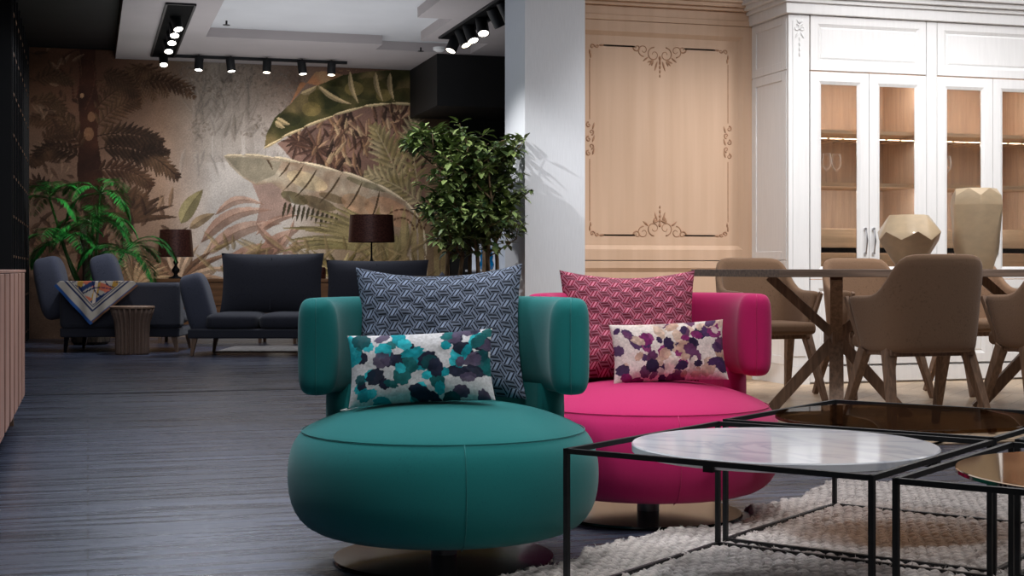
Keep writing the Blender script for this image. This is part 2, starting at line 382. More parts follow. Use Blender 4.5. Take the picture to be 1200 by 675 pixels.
# ------------------------------------------------------------------ mural
def to_wall(px, py, Y=17.6):
    k = (px-600)/1700; c,s = math.cos(ANG), math.sin(ANG); d = Y/(c-k*s)
    return d*(k*c+s), .8-(py-316)*d/1700
RES = 118                                   # samples per metre
X0,X1,Z0,Z1 = -.70,4.35,0,3.38
W_, H_ = int((X1-X0)*RES), int((Z1-Z0)*RES)
img = np.zeros((H_,W_,3))
def T(p):
    x,z = to_wall(*p); return ((x-X0)*RES, (z-Z0)*RES)
yy, xx = np.mgrid[0:H_,0:W_]
def stops(xs, cols, t): return np.stack([np.interp(t, xs, [c[k] for c in cols]) for k in range(3)], -1)
cx = np.arange(W_); txs = [T((p,200))[0] for p in (35,110,190,250,330,400,480,520)]
top = stops(txs, [(86,58,42),(84,55,42),(108,84,68),(128,118,108),(122,104,92),(100,74,62),(96,76,58),(84,66,50)], cx)
mid = stops(txs, [(120,96,82),(110,84,70),(136,112,96),(172,165,160),(178,172,168),(112,90,80),(116,92,74),(120,96,76)], cx)
bot = stops(txs, [(112,88,74),(118,94,76),(142,116,98),(186,180,176),(176,168,160),(150,130,104),(140,120,92),(120,98,76)], cx)
vz = (np.arange(H_)/H_)[:,None,None]
img[:] = np.where(vz>.6, mid+(top-mid)*np.clip((vz-.6)/.3,0,1), bot+(mid-bot)*np.clip((vz-.2)/.4,0,1))
img *= (.82+.36*smooth_noise(H_,W_,45,1,4))[...,None]
NZ1 = smooth_noise(H_,W_,14,2,3); NZ2 = smooth_noise(H_,W_,30,5,3)
def fill(poly, col, alpha=1., col2=None, var=.3, wall=False):
    P = np.array([p if wall else T(p) for p in poly]); x0,y0 = np.floor(P.min(0)).astype(int); x1,y1 = np.ceil(P.max(0)).astype(int)+1
    x0=max(x0,0); y0=max(y0,0); x1=min(x1,W_); y1=min(y1,H_)
    if x1<=x0 or y1<=y0: return
    gx,gy = np.meshgrid(np.arange(x0,x1), np.arange(y0,y1)); ins = np.zeros(gx.shape,bool); n=len(P)
    for i in range(n):
        xa,ya = P[i]; xb,yb = P[(i+1)%n]
        if ya==yb: continue
        c = ((ya>gy)!=(yb>gy)) & (gx < (xb-xa)*(gy-ya)/(yb-ya)+xa); ins ^= c
    n1 = NZ1[y0:y1,x0:x1]; n2 = NZ2[y0:y1,x0:x1]
    c = np.array(col,float)[None,None]
    if col2 is not None:
        k = np.clip((n2-.35)/.3,0,1)[...,None]; c = c*(1-k)+np.array(col2,float)*k
    c = c*(1-var/2+var*n1)[...,None]
    a = (ins*alpha)[...,None]; sub = img[y0:y1,x0:x1]; img[y0:y1,x0:x1] = sub*(1-a)+c*a
def leaf(a, b, w, col, alpha=1., bend=0, col2=None, var=.3, vein=None):
    """blade-shaped leaf from a to b (measured coordinates)"""
    a = np.array(T(a)); b = np.array(T(b)); d = b-a; L = np.hypot(*d)
    if L < 1: return
    n = np.array([-d[1],d[0]])/L; w = w*1.25; t = np.linspace(0,1,9); c = a+d*t[:,None]+n*(np.sin(PI*t)*bend*L)[:,None]
    hw = w/2*np.sin(PI*t**.75)**.8
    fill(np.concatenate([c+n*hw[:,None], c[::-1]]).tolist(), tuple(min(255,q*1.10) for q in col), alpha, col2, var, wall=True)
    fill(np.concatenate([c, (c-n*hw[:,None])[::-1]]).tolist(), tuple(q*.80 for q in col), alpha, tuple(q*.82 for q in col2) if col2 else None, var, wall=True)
    if vein: 
        fill(np.concatenate([c+n*.5, (c-n*.5)[::-1]]).tolist(), vein, alpha*.7, None, .1, wall=True)
def qb(p0,p1,p2,t): return tuple((1-t)**2*a+2*t*(1-t)*b+t*t*c for a,b,c in zip(p0,p1,p2))
def frond(p0,p1,p2,n,ll,w,col,alpha=1.,col2=None,droop=.5,spread=1.0,both=True):
    for i in range(n+1):
        t = .08+.92*i/n; p = qb(p0,p1,p2,t); q = qb(p0,p1,p2,min(1,t+.02)) if t<.98 else p; q0 = qb(p0,p1,p2,t-.03)
        dx,dy = q[0]-q0[0], q[1]-q0[1]; L = math.hypot(dx,dy) or 1; dx/=L; dy/=L
        l = ll*math.sin(PI*(.15+.8*t))**.6*random.uniform(.85,1.1)
        for sgn in ((1,-1) if both else (1,)):
            ang = spread*(1.0-.45*t)*sgn; ex = dx*math.cos(ang)-dy*math.sin(ang); ey = dx*math.sin(ang)+dy*math.cos(ang)+droop*.35
            leaf(p,(p[0]+ex*l,p[1]+ey*l),w,col,alpha,.06*sgn,col2,.4)
    pts = [T(qb(p0,p1,p2,i/10)) for i in range(11)]
    for i in range(10):
        a,b = np.array(pts[i]),np.array(pts[i+1]); d=b-a; n_=np.array([-d[1],d[0]])/(np.hypot(*d) or 1)*.8
        fill([a+n_,b+n_,b-n_,a-n_],col,alpha,None,.1,wall=True)
# misty background trees
for x,w in ((238,5),(252,4),(262,6),(275,3),(228,3),(290,3)):
    fill([(x,80),(x+w,80),(x+w+3,130),(x+w+6,190),(x-2,190),(x-3,130)],(124,114,106),.28)
    for k in range(14):
        yk = random.uniform(85,160); leaf((x,yk+10),(x+random.uniform(-18,18),yk-random.uniform(4,22)),random.uniform(3,6),(116,106,98),.35)
for cx_,cy_,rr_,nn_ in ((225,95,20,90),(262,100,16,60),(330,105,24,110),(290,88,16,50),(300,150,14,40),(238,150,12,30),(350,150,12,30)):
    for k in range(nn_):
        a=random.uniform(0,2*PI); q=rr_*math.sqrt(random.random()); x=cx_+q*math.cos(a)*1.3; y=max(78,cy_+q*math.sin(a)); b_=random.uniform(0,2*PI)
        leaf((x,y),(x+5*math.cos(b_),y+5*math.sin(b_)),2.6,random.choice([(112,100,90),(134,124,116),(98,86,76)]),.38)
fill([(268,150),(271,150),(330,84),(326,84)],(120,110,100),.4)
for k in range(24):
    x = random.uniform(210,330); leaf((x,random.uniform(185,215)),(x+random.uniform(-10,10),random.uniform(170,185)),5,(138,130,124),.3)
# top hanging palm
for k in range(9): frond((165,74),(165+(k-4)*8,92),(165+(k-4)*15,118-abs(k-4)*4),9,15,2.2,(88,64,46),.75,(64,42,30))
# trunk with vines and knots
fill([(93,56),(112,58),(110,90),(117,120),(114,160),(120,200),(124,260),(134,332),(86,332),(96,260),(90,200),(94,150),(91,110),(96,85)],(46,26,20),.96,(66,38,28))
for (a,b,c) in (((62,84),(75,60),(92,58)),((70,80),(88,92),(86,120)),((88,120),(98,90),(90,62)),((100,130),(118,95),(108,70))):
    pts=[qb(a,b,c,i/12) for i in range(13)]
    for i in range(12): leaf(pts[i],pts[i+1],3,(70,42,32),.9)
for x,y,r in ((107,137,6),(104,157,8),(96,112,3)):
    fill([(x+r*.75*math.cos(t),y+r*math.sin(t)) for t in np.linspace(0,6.2,14)],(150,116,88),1,(120,86,64))
DB=(44,30,22); MBn=(74,52,38)
for p in (((112,150),(135,120),(160,118),10,22,4.5),((115,175),(160,160),(206,205),16,26,4.5),((112,160),(150,150),(186,165),12,24,4.5),((95,160),(70,130),(40,140),10,22,4.5),
          ((95,185),(60,160),(38,190),12,22,4.5),((98,175),(80,150),(60,112),10,18,4),((110,200),(150,190),(175,215),11,22,4.5),((36,120),(60,110),(75,128),8,15,3.5),((110,130),(130,105),(150,100),8,16,4)):
    frond(*p[:3],p[3],p[4],p[5],random.choice([DB,MBn,(58,38,28)]),.92,(90,66,48))
for p in (((40,95),(60,82),(84,96),9,16,4),((118,85),(140,88),(160,110),10,20,4),((60,230),(45,205),(36,220),8,18,4),((125,235),(150,222),(170,232),9,18,4),((170,95),(200,90),(226,112),9,16,3.5),((50,165),(62,150),(86,158),9,16,4),((150,185),(178,170),(196,178),9,14,4)):
    frond(*p[:3],p[3],p[4],p[5],random.choice([(34,22,16),(50,34,24),(66,46,34)]),.85,(80,58,42))
for k in range(60):
    x=random.uniform(36,90); y=random.uniform(60,240); a=random.uniform(0,2*PI); l=random.uniform(8,20)
    leaf((x,y),(x+l*math.cos(a),y+l*math.sin(a)),4,random.choice([(50,34,26),(140,112,92),(70,48,36)]),.55)
for a in np.linspace(-2.8,-.15,10): leaf((148,262),(148+62*math.cos(a),262+50*math.sin(a)),7,(52,36,26),.9,.05,(84,60,44))
for k in range(26): a=random.uniform(-3,-.1); leaf((60,300),(60+random.uniform(20,42)*math.cos(a),300+random.uniform(25,60)*math.sin(a)),4.5,random.choice([(92,66,50),(130,98,78)]),.85)
for k in range(90):
    x=random.uniform(34,200); y=random.uniform(240,345); a=random.uniform(-2.6,-.5); l=random.uniform(12,30)
    leaf((x,y),(x+l*math.cos(a),y+l*math.sin(a)),5,random.choice([(70,50,38),(110,84,64),(52,36,28),(140,112,90)]),.7)
# pinkish brown big leaves, lower middle
RB=(150,118,102)
for a,b,w,bd in (((300,310),(352,268),16,.1),((255,318),(345,292),20,.1),((240,300),(330,262),17,.12),((235,285),(318,246),15,.15),((300,275),(350,252),9,.1),((318,300),(345,256),8,-.1),
                 ((330,300),(372,280),8,.1),((300,262),(352,300),9,-.1),((252,252),(310,240),10,.2)):
    leaf(a,b,w,(142,108,92),.9,bd,(176,146,130),.35,(112,82,70))
leaf((212,262),(238,222),17,(138,128,92),.95,.05,(108,98,66),.3,(90,80,56)); leaf((222,268),(252,250),11,(150,128,100),.9,.05,(120,98,74),.3,(100,80,60))
for k in range(22):
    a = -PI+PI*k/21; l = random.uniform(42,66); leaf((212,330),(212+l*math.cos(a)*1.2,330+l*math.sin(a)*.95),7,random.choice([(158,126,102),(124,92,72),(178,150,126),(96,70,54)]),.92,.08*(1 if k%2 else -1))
for k in range(14):
    a = -PI*.9+PI*.8*k/13; leaf((160,335),(160+48*math.cos(a),335+36*math.sin(a)),6,random.choice([(168,140,108),(132,104,78)]),.95,.06)
# mauve shadow mass and mid foliage behind upper banana leaf
fill([(325,168),(360,150),(420,128),(492,124),(500,250),(460,240),(400,205),(345,190)],(98,74,66),.9,(122,92,80))
for c_,n in (((350,165),15),((372,175),14),((400,150),16),((395,190),14),((430,160),14),((470,140),14)):
    for k in range(n):
        a = 2*PI*k/n+.2; l = random.uniform(14,32); leaf(c_,(c_[0]+l*math.cos(a),c_[1]+l*math.sin(a)),4,random.choice([(56,38,30),(84,58,46),(148,118,94),(70,48,40)]),.85)
for k in range(150):
    x=random.uniform(365,495); y=random.uniform(128,225); a=random.uniform(-2.2,-.8); l=random.uniform(10,26)
    leaf((x,y),(x+l*math.cos(a),y+l*math.sin(a)),4.5,random.choice([(128,98,74),(48,32,24),(160,136,106),(40,28,22),(92,66,52)]),.8)
fill([(295,214),(318,205),(336,222),(345,250),(300,262),(305,238)],(128,98,86),.7)
# pale fern on the right
FE=(150,136,106)
for p in (((478,236),(462,190),(440,152),10,30,6.5),((490,215),(480,170),(486,140),8,24,5.5),((494,240),(470,215),(432,205),9,26,6)):
    frond(*p[:3],p[3],p[4],p[5],FE,.95,(126,112,76),-.2,1.1)
# upper banana leaf: blade, pale slits, midrib
UB=[(310,172),(312,158),(322,138),(340,122),(356,106),(380,97),(402,88),(430,84),(460,82),(492,82),(493,123),(458,121),(425,125),(390,136),(355,150),(330,162)]
fill([(340,122),(352,96),(372,100),(380,97),(402,88),(388,84),(420,82),(370,84)],(160,132,98),.9,(176,120,84))
fill(UB,(52,52,26),1,(104,90,60),.6)
for x,y,w in ((380,116,24),(432,104,26),(474,112,18),(340,140,16),(455,98,14)):
    fill([(x+w*math.cos(t)*.8,y+w*.5*math.sin(t)) for t in np.linspace(0,6.2,16)],(34,36,18),.6,(64,60,28))
for x,y,w in ((415,104,14),(365,128,14),(450,112,12)):
    fill([(x+w*math.cos(t)*.8,y+w*.6*math.sin(t)) for t in np.linspace(0,6.2,16)],(146,126,78),.6,(120,104,60))
for a,b in (((372,100),(412,122)),((410,84),(420,121)),((440,84),(449,119)),((457,85),(462,118)),((352,110),(372,100)),((324,138),(340,146)),((322,142),(334,150))): leaf(a,b,6,(178,156,118),.95,-.08)
pts=[(309,174),(330,161),(355,149),(390,135),(425,124.5),(458,121),(492,123)]
for i in range(6): leaf(pts[i],(pts[i+1][0]+3,pts[i+1][1]),3.2,(190,170,132),1)
# lower banana leaf
LB=[(262,183),(285,182),(320,185),(352,191),(400,202),(440,216),(475,236),(496,262),(498,330),(478,300),(455,282),(430,268),(410,262),(405,252),(392,256),(386,248),(372,252),(360,240),(345,238),(338,228),(330,233),(330,222),(318,214),(300,217),(284,208),(270,195)]
fill(LB,(166,154,136),1,(134,112,94),.4)
fill([(264,184),(300,185),(330,190),(322,205),(300,215),(284,206)],(120,112,96),.8,(150,142,124))
for x,y,w,h,c in ((345,232,16,7,(60,56,32)),(372,238,22,7,(70,60,38)),(390,232,16,5,(78,62,40)),(432,216,26,5,(88,82,60)),(455,248,28,16,(150,112,86)),(420,240,20,12,(164,128,98)),(360,212,24,10,(186,166,130))):
    fill([(x+w*math.cos(t),y+h*math.sin(t)+w*.3*math.cos(t)) for t in np.linspace(0,6.2,18)],c,.6,None,.8)
for a,b in (((356,193),(330,225)),((372,197),(345,232)),((400,204),(372,240)),((425,212),(402,250)),((340,190),(326,208)),((445,222),(432,262)),((312,186),(320,200))): leaf(a,b,2.4,(66,50,34),.9,.05)
for k in range(12): x=335+k*5.5; leaf((x,236+k*1.2),(x-4,250+k*1.6+random.uniform(0,6)),3.4,(48,42,26),.9)
pts=[(262,183),(285,181),(320,184),(352,190),(400,201),(440,215),(475,236),(494,262),(498,300),(498,345)]
for i in range(9): leaf(pts[i],(pts[i+1][0]+2,pts[i+1][1]+1),4.5,(192,176,150),1)
# olive fan palm at the bottom right and stems
for k in range(30):
    a = PI+.06+k*.062; l = random.uniform(95,140) if k<18 else random.uniform(50,90)
    leaf((462,306),(462+l*math.cos(a)*1.12,306+l*math.sin(a)*.5-6),8,random.choice([(118,108,72),(144,130,94),(92,82,50),(108,96,62)]),.95,-.1,(136,122,86))
for k in range(26):
    a = random.uniform(PI,PI*1.9); l = random.uniform(20,60); leaf((400,322),(400+l*1.4*math.cos(a),322+l*.6*math.sin(a)),6,random.choice([(168,150,108),(116,100,62),(90,78,46)]),.85)
for x in (440,455,470,482,490,508,516):
    fill([(x,245+random.uniform(0,20)),(x+5,240),(x+8,345),(x+1,345)],(128,108,74),.9,(156,138,98))
for x0_ in (470,512): 
    for r in (14,22): 
        pp=[(x0_+r*math.cos(t)*1.1,272-r*math.sin(t)*1.2) for t in np.linspace(.1,3.0,12)]
        for i in range(11): leaf(pp[i],pp[i+1],2.5,(78,52,38),.8)
for k in range(110):
    x=random.uniform(240,500); y=random.uniform(290,345); a=random.uniform(-2.8,-.3); l=random.uniform(12,34)
    leaf((x,y),(x+l*math.cos(a),y+l*math.sin(a)),5,random.choice([(150,130,94),(104,88,58),(130,110,78)]),.6)
img = np.clip(img*(.93+.14*rng.random((H_,W_,1))),0,255)
gx,gz = np.meshgrid(X0+np.arange(W_)/RES, Z0+np.arange(H_)/RES)
P = np.stack([gx, np.full_like(gx,17.6), gz], -1)
mu = painted_grid('wallpaper_mural', P, nlin(img), M['mural_print'], smooth=False)
tag(mu,'full height sepia jungle mural of palms and banana leaves on far wall','mural')

# ------------------------------------------------------------------ black shelving at far left
t = thing('shelving_unit','tall black open shelving with upright bars at the far left','shelving',(-.64,13.47,0))
MB().box(-1.4,0,0,.03,0,3.37).build('end_panel',M['dark_paint'],t)
b = MB()
for k in range(9): b.box(-.03,-.005,.35+k*.46,.39+k*.46,0,3.37)
b.build('upright_bars',M['black_metal'],t)
MB().box(-.45,-.42,.03,4.1,0,3.37).build('back_panel',M['dark_paint'],t)
for z in (.10,.52,.91,1.28,1.65,2.03,2.41,2.78,3.15):
    MB().box(-.42,-.015,.03,4.1,z,z+.022).build('shelf',M['oak_dark'],t)

# ------------------------------------------------------------------ slatted sideboard at left edge
t = thing('sideboard','rose brown sideboard with vertical slatted front at the left edge','sideboard',(-.33,8.0,0))
MB().box(-.46,-.02,-2.3,-.0,.15,.785).build('carcass',M['walnut'],t,bevel=.004)
MB().box(-.47,.018,-2.31,.01,.785,.80).build('top',M['copper_wood'],t,bevel=.003)
for k in range(3):
    d = MB().box(-.02,-.008,-2.3+k*.767,-1.545+k*.767,.15,.785).build('door',M['walnut'],t)
    sl = MB(); n = 2
    for j in range(n):
        y = -2.3+k*.767+.01+j*.378; sl.box(-.008,.018,y,y+.27,.152,.783)
    sl.build('slats',M['copper_wood'],d,bevel=.003)
for x in (-.40,-.06):
    for y in (-2.2,-.16): MB().bar((x,y,.15),(x+(.01 if x>-.2 else -.01),y,0),.05,.05,.032,.032).build('leg',M['leg_wood'],t)

# ------------------------------------------------------------------ oak wall panel
t = thing('wall_panel','tall pale oak wall panel with carved scroll frame','wall panel',(3.227,9.65,0))
W=1.41
def frame_panel(name,z0,z1,m,i=.075,bev=.03):
    # flat border, bevelled step, raised field : one mesh
    b = MB(); d0,d1,d2 = 0,-.012,.010
    ring = [(0,z0,-.0),(0,z0,-.02),(i,z0+i,-.02),(i+bev,z0+i+bev,.0),(i+bev+.006,z0+i+bev+.006,.0)]
    v=[]; 
    for (x,z,y) in ring: v += [(x,y,z),(W-x,y,z),(W-x,y,z1-(z-z0)),(x,y,z1-(z-z0))]
    f=[]
    for k in range(len(ring)-1):
        for j in range(4): a=k*4+j; c=k*4+(j+1)%4; f.append((a,c,c+4,a+4))
    f.append(tuple(len(v)-4+j for j in range(4)))
    return b.add(v,f).build(name,m,t)
frame_panel('upper_panel',.868,2.56,M['oak'])
frame_panel('lower_panel',.10,.862,M['oak'],.05,.03)
MB().box(0,W,-.012,.0,0,.10).build('plinth',M['oak'],t)
b = MB()
for (z0,z1,y) in ((2.562,2.60,-.03),(2.60,2.665,-.022),(2.665,2.69,-.05),(2.69,2.72,-.075),(2.72,2.74,-.09)): b.box(0,W,y,0,z0,z1)
b.build('cornice',M['oak'],t,bevel=.004)
# carved line frame
fx0,fx1,fz0,fz1 = .165,1.225,1.044,2.385
FY=-.001
ln = MB()
def L(a,b_): ln.bar((a[0],FY+.004,a[1]),(b_[0],FY+.004,b_[1]),.006,.012)
mx=(fx0+fx1)/2
for z in (fz0,fz1): L((fx0+.10,z),(mx-.19,z)); L((mx+.19,z),(fx1-.10,z))
zm=1.72
for x in (fx0,fx1): L((x,fz0+.10),(x,zm-.14)); L((x,zm+.14),(x,fz1-.10))
ln.build('carved_line',M['oak_carved'],t)
def spiral(b,cx,cz,r,a0,turns,sx=1,w=.0048):
    n=22; pts=[]
    for i in range(n+1):
        u=i/n; a=a0+turns*2*PI*u; rr=r*(1-.8*u); pts.append((cx+sx*rr*math.cos(a),FY,cz+rr*math.sin(a)))
    b.tube(pts,[w*(1-.55*i/n) for i in range(n+1)],6)
def petal(b,x,z,a,l,w=.0075):
    pts=[(x+math.cos(a)*l*u,FY,z+math.sin(a)*l*u) for u in (0,.25,.5,.75,1)]
    b.tube(pts,[w*.35,w*.9,w,w*.7,w*.15],6)
def ornament(cz,sgn):
    b=MB(); 
    for s_ in (-1,1):
        spiral(b,mx+s_*.045,cz-sgn*.05,.052,PI/2*sgn,1.25*-sgn,s_)
        spiral(b,mx+s_*.125,cz-sgn*.022,.045,-PI/2*sgn,1.2*sgn,s_)
        spiral(b,mx+s_*.175,cz-sgn*.006,.028,0,1.1*-sgn,s_,.006)
        for a,l in ((1.2,.05),(.7,.05),(.3,.045)): petal(b,mx+s_*.05,cz-sgn*.09,(PI/2+s_*(a))*-sgn if sgn<0 else -PI/2+s_*a,l)
        petal(b,mx+s_*.09,cz-sgn*.07,-sgn*(PI/2-s_*.9),.05); petal(b,mx+s_*.02,cz-sgn*.1,-sgn*(PI/2-s_*.3),.07)
    for k in range(5): petal(b,mx,cz-sgn*(.06+.033*k),-sgn*PI/2,.035-.003*k,.011-.0012*k)
    b.build('carved_scroll',M['oak_carved'],t,smooth=True)
ornament(fz1,1); ornament(fz0,-1)
for x,sx in ((fx0,1),(fx1,-1)):
    for z,sz in ((fz0,1),(fz1,-1)):
        b=MB(); spiral(b,x+sx*.02,z+sz*.012,.018,0,1.1,sx,.006); spiral(b,x+sx*.055,z+sz*.006,.014,PI,1.1,sx,.005)
        petal(b,x,z+sz*.03,sz*PI/2,.04); petal(b,x+sx*.006,z+sz*.06,sz*PI/2,.035); petal(b,x+sx*.07,z,0 if sx>0 else PI,.035); b.build('carved_corner',M['oak_carved'],t,smooth=True)
    b=MB()
    for k in range(5): spiral(b,x+sx*(.012 if k%2 else -.008),zm-.1+.05*k,.02,PI/2*(-1)**k,1.1,sx,.006)
    for k in range(3): petal(b,x+sx*.02,zm-.11+.09*k,PI/2-sx*.3,.05)
    b.build('carved_side',M['oak_carved'],t,smooth=True)

# ------------------------------------------------------------------ white cabinets
CY=9.063; WP=M['white_paint']
def bevel_frame(x0,x1,z0,z1,w,y0,y1,m,name,parent,solid=False,bev=.022):
    """framed door: border with bevelled inner edge, optional solid raised field"""
    v=[];f=[]
    ring=[(0,y1),(0,y0),(w,y0),(w+bev,y0+.012)] + ([(w+bev,y0+.012),(w+bev+.012,y0+.006)] if solid else [(w+bev,y1)])
    for o_,y in ring: v+=[(x0+o_,y,z0+o_),(x1-o_,y,z0+o_),(x1-o_,y,z1-o_),(x0+o_,y,z1-o_)]
    for k in range(len(ring)-1):
        for j in range(4): a=k*4+j; c=k*4+(j+1)%4; f.append((a,c,c+4,a+4))
    if solid: f.append(tuple(len(v)-4+j for j in range(4)))
    else:
        a=(len(ring)-1)*4
        for j in range(4): f.append((j,(j+1)%4,a+(j+1)%4,a+j))
    return MB().add(v,f).build(name,m,parent)
def handle(parent,x,z,L=.17,y=-.022):
    pts=[(x,y+.02,z-L/2),(x,y-.012,z-L/2),(x,y-.022,z-L*.3),(x,y-.03,z),(x,y-.022,z+L*.3),(x,y-.012,z+L/2),(x,y+.02,z+L/2)]
    b=MB().tube(pts,[.006,.007,.005,.008,.005,.007,.006],8)
    for s_ in (-1,1): b.lathe([(.004,-.012),(.011,-.006),(.011,.006),(.004,.012)],10,Matrix.Translation((x,y-.008,z+s_*L/2)))
    b.build('handle',M['chrome'],parent,smooth='auto')
def cabinet(x0,w,label,left):
    t=thing('display_cabinet',label,'cabinet',(x0,CY,0)); D=.58
    sd=.018
    MB().box(0,sd,.02,D,.12,2.56).build('side_panel',M['oak_inside'],t); MB().box(w-sd,w,.02,D,.12,2.56).build('side_panel',M['oak_inside'],t)
    MB().box(sd,w-sd,D-.015,D,.12,2.56).build('back_panel',M['oak_inside'],t)
    MB().box(sd,w-sd,.02,D-.015,2.18,2.20).build('upper_deck',M['oak_inside'],t)
    MB().box(sd,w-sd,.02,D-.015,.70,.72).build('lower_deck',M['oak_inside'],t)
    for z in (1.755,1.385):
        MB().box(sd,w-sd,.07,D-.02,z,z+.026).build('shelf',M['oak_drawer'],t)
    b=MB().box(sd,w-sd,.06,.075,1.715,1.722)
    for k in range(8): b.box(.06+k*(w-.12)/7-.008,.06+k*(w-.12)/7+.008,.06,.4,1.715,1.722)
    b.build('stemware_rack',M['oak_drawer'],t)
    MB().box(sd,w-sd,.12,.135,.955,1.09).build('drawer',M['oak_drawer'],t,bevel=.002)
    MB().box(sd,w-sd,.12,.135,.78,.915).build('drawer',M['oak_drawer'],t,bevel=.002)
    MB().box(sd,w-sd,.135,.15,.92,.955).build('drawer_gap_shade',M['dark_paint'],t)  # dark painted strip standing in for the shade between the two drawers
    bevel_frame(.006,w-.006,2.185,2.562,.055,0,.02,WP,'flap_door',t,True)
    h=w/2
    for k,(a,c) in enumerate(((.004,h-.002),(h+.002,w-.004))):
        d=bevel_frame(a,c,.735,2.175,.065,0,.02,WP,'glass_door',t)
        MB().box(a+.08,c-.08,.012,.015,.80,2.11).build('pane',M['clear_glass'],d)
        handle(d,(c-.03) if k==0 else (a+.03),1.0,.17,0)
        d=bevel_frame(a,c,.14,.73,.06,0,.02,WP,'lower_door',t,True)
        handle(d,(c-.03) if k==0 else (a+.03),.60,.13,0)
    MB().box(0,w,.03,.10,0,.135).build('plinth',WP,t)
    MB().box(0,w,-.004,.03,.02,.125).build('skirting',WP,t)
    return t
c1=cabinet(4.80,.92,'white glass door display cabinet beside the corner pilaster and oak panel',True)
c2=cabinet(5.80,.92,'white glass door display cabinet at right edge behind the tall vase',False)
cb=thing('corner_pilaster','white corner pilaster with carved drop ornament beside oak panel','pilaster',(4.636,CY,0))
MB().box(0,.16,0,.03,.13,2.562).box(.03,.13,-.006,0,.2,2.52).build('front_face',WP,cb,bevel=.003)
MB().box(0,.16,-.008,.03,0,.13).build('foot',WP,cb)
# side, with its framed end panels (facing the column)
MB().box(.003,.02,.02,.58,0,2.562).build('end_panel',WP,cb)
b=MB()
for z0,z1 in ((.14,.86),(.868,2.175),(2.185,2.562)):
    b.box(-.004,.004,.03,.10,z0,z1).box(-.004,.004,.50,.575,z0,z1).box(-.004,.004,.10,.50,z0,z0+.06).box(-.004,.004,.10,.50,z1-.06,z1)
b.build('end_frames',WP,cb,bevel=.003)
t=cb; FY=-.008; b=MB(); 
for s_ in (-1,1): spiral(b,.08+s_*.022,2.47,.024,PI/2,1.2,s_,.007); petal(b,.08+s_*.01,2.44,-PI/2+s_*.5,.05); petal(b,.08,2.50,PI/2+s_*.7,.035)
for k in range(4): petal(b,.08,2.41-.035*k,-PI/2,.035)
b.build('carved_drop',WP,cb,smooth=True)
MB().box(0,.08,0,.58,0,2.562).build('cabinet_divider',WP); o=bpy.data.objects['cabinet_divider']; o.location=(5.72,CY,0); tag(o,'narrow white upright divider between the two display cabinets','divider')
bb=MB()
for (z0,z1,y) in ((2.565,2.64,.03),(2.64,2.67,.05),(2.67,2.705,.08),(2.705,2.74,.11)):
    bb.box(4.636-y,7.6,CY-y,9.66,z0,z1)
o=bb.build('cabinet_cornice',WP,bevel=.006); tag(o,'stepped white cornice running along the tops of the cabinets','cornice')
MB().box(6.72,7.6,CY,9.65,0,2.562).build('side_filler',WP); o=bpy.data.objects['side_filler']; o.name='tall_cabinet'; tag(o,'plain white tall cabinet body at the far right of the cabinet run','cabinet')
# wine glasses
def wine_glass():
    prof=[(.033,0),(.034,.003),(.006,.008),(.0035,.02),(.0035,.09),(.012,.105),(.030,.13),(.036,.16),(.034,.19),(.028,.225),(.0265,.225),(.032,.19),(.034,.16),(.028,.132),(.008,.107)]
    return MB().lathe(prof,24).build('wine_glass',M['stem_glass'],smooth=True)
g0=wine_glass(); pos=[(4.97,9.40),(5.09,9.36),(5.18,9.38),(5.94,9.36),(6.06,9.34),(6.12,9.48)]
for i,(x,y) in enumerate(pos):
    g=g0 if i==0 else g0.copy()
    if i: COL.objects.link(g)
    g.location=(x,y,1.4095); tag(g,['leftmost wine glass','second wine glass from the left','wine glass nearest the door stile','left wine glass','right wine glass','hindmost wine glass'][i]+(' on the shelf of the cabinet beside the pilaster' if i<3 else ' on the shelf of the cabinet behind the tall vase'),'wine glass','wine glasses on the cabinet shelves')

# ------------------------------------------------------------------ dining table
t=thing('dining_table','long brown wooden dining table on crossed star legs','table',(3.3,6.55,0))
MB().box(0,2.5,0,1.1,.762,.802).build('tabletop',M['table_wood'],t,bevel=.003)
for bx in (.62,1.95):
    c=Vector((bx,.55,.43)); a0=math.atan2(-.482,.876)
    hub=MB().bar(c+Vector((0,0,-.07)),c+Vector((0,0,.07)),.10,.10).build('hub',M['leg_wood'],t)
    for k in range(4):
        a=a0+k*PI/2; d=Vector((math.cos(a),math.sin(a),0)); r=.36 if k%2==0 else .30
        MB().bar(c+d*.0,c+d*r+Vector((0,0,.332)),.065,.05,up=(0,0,1)).build('strut',M['leg_wood'],t)
        MB().bar(c+d*.0,c+d*r*1.05-Vector((0,0,.43)),.075,.06,up=(0,0,1)).build('leg',M['leg_wood'],t)

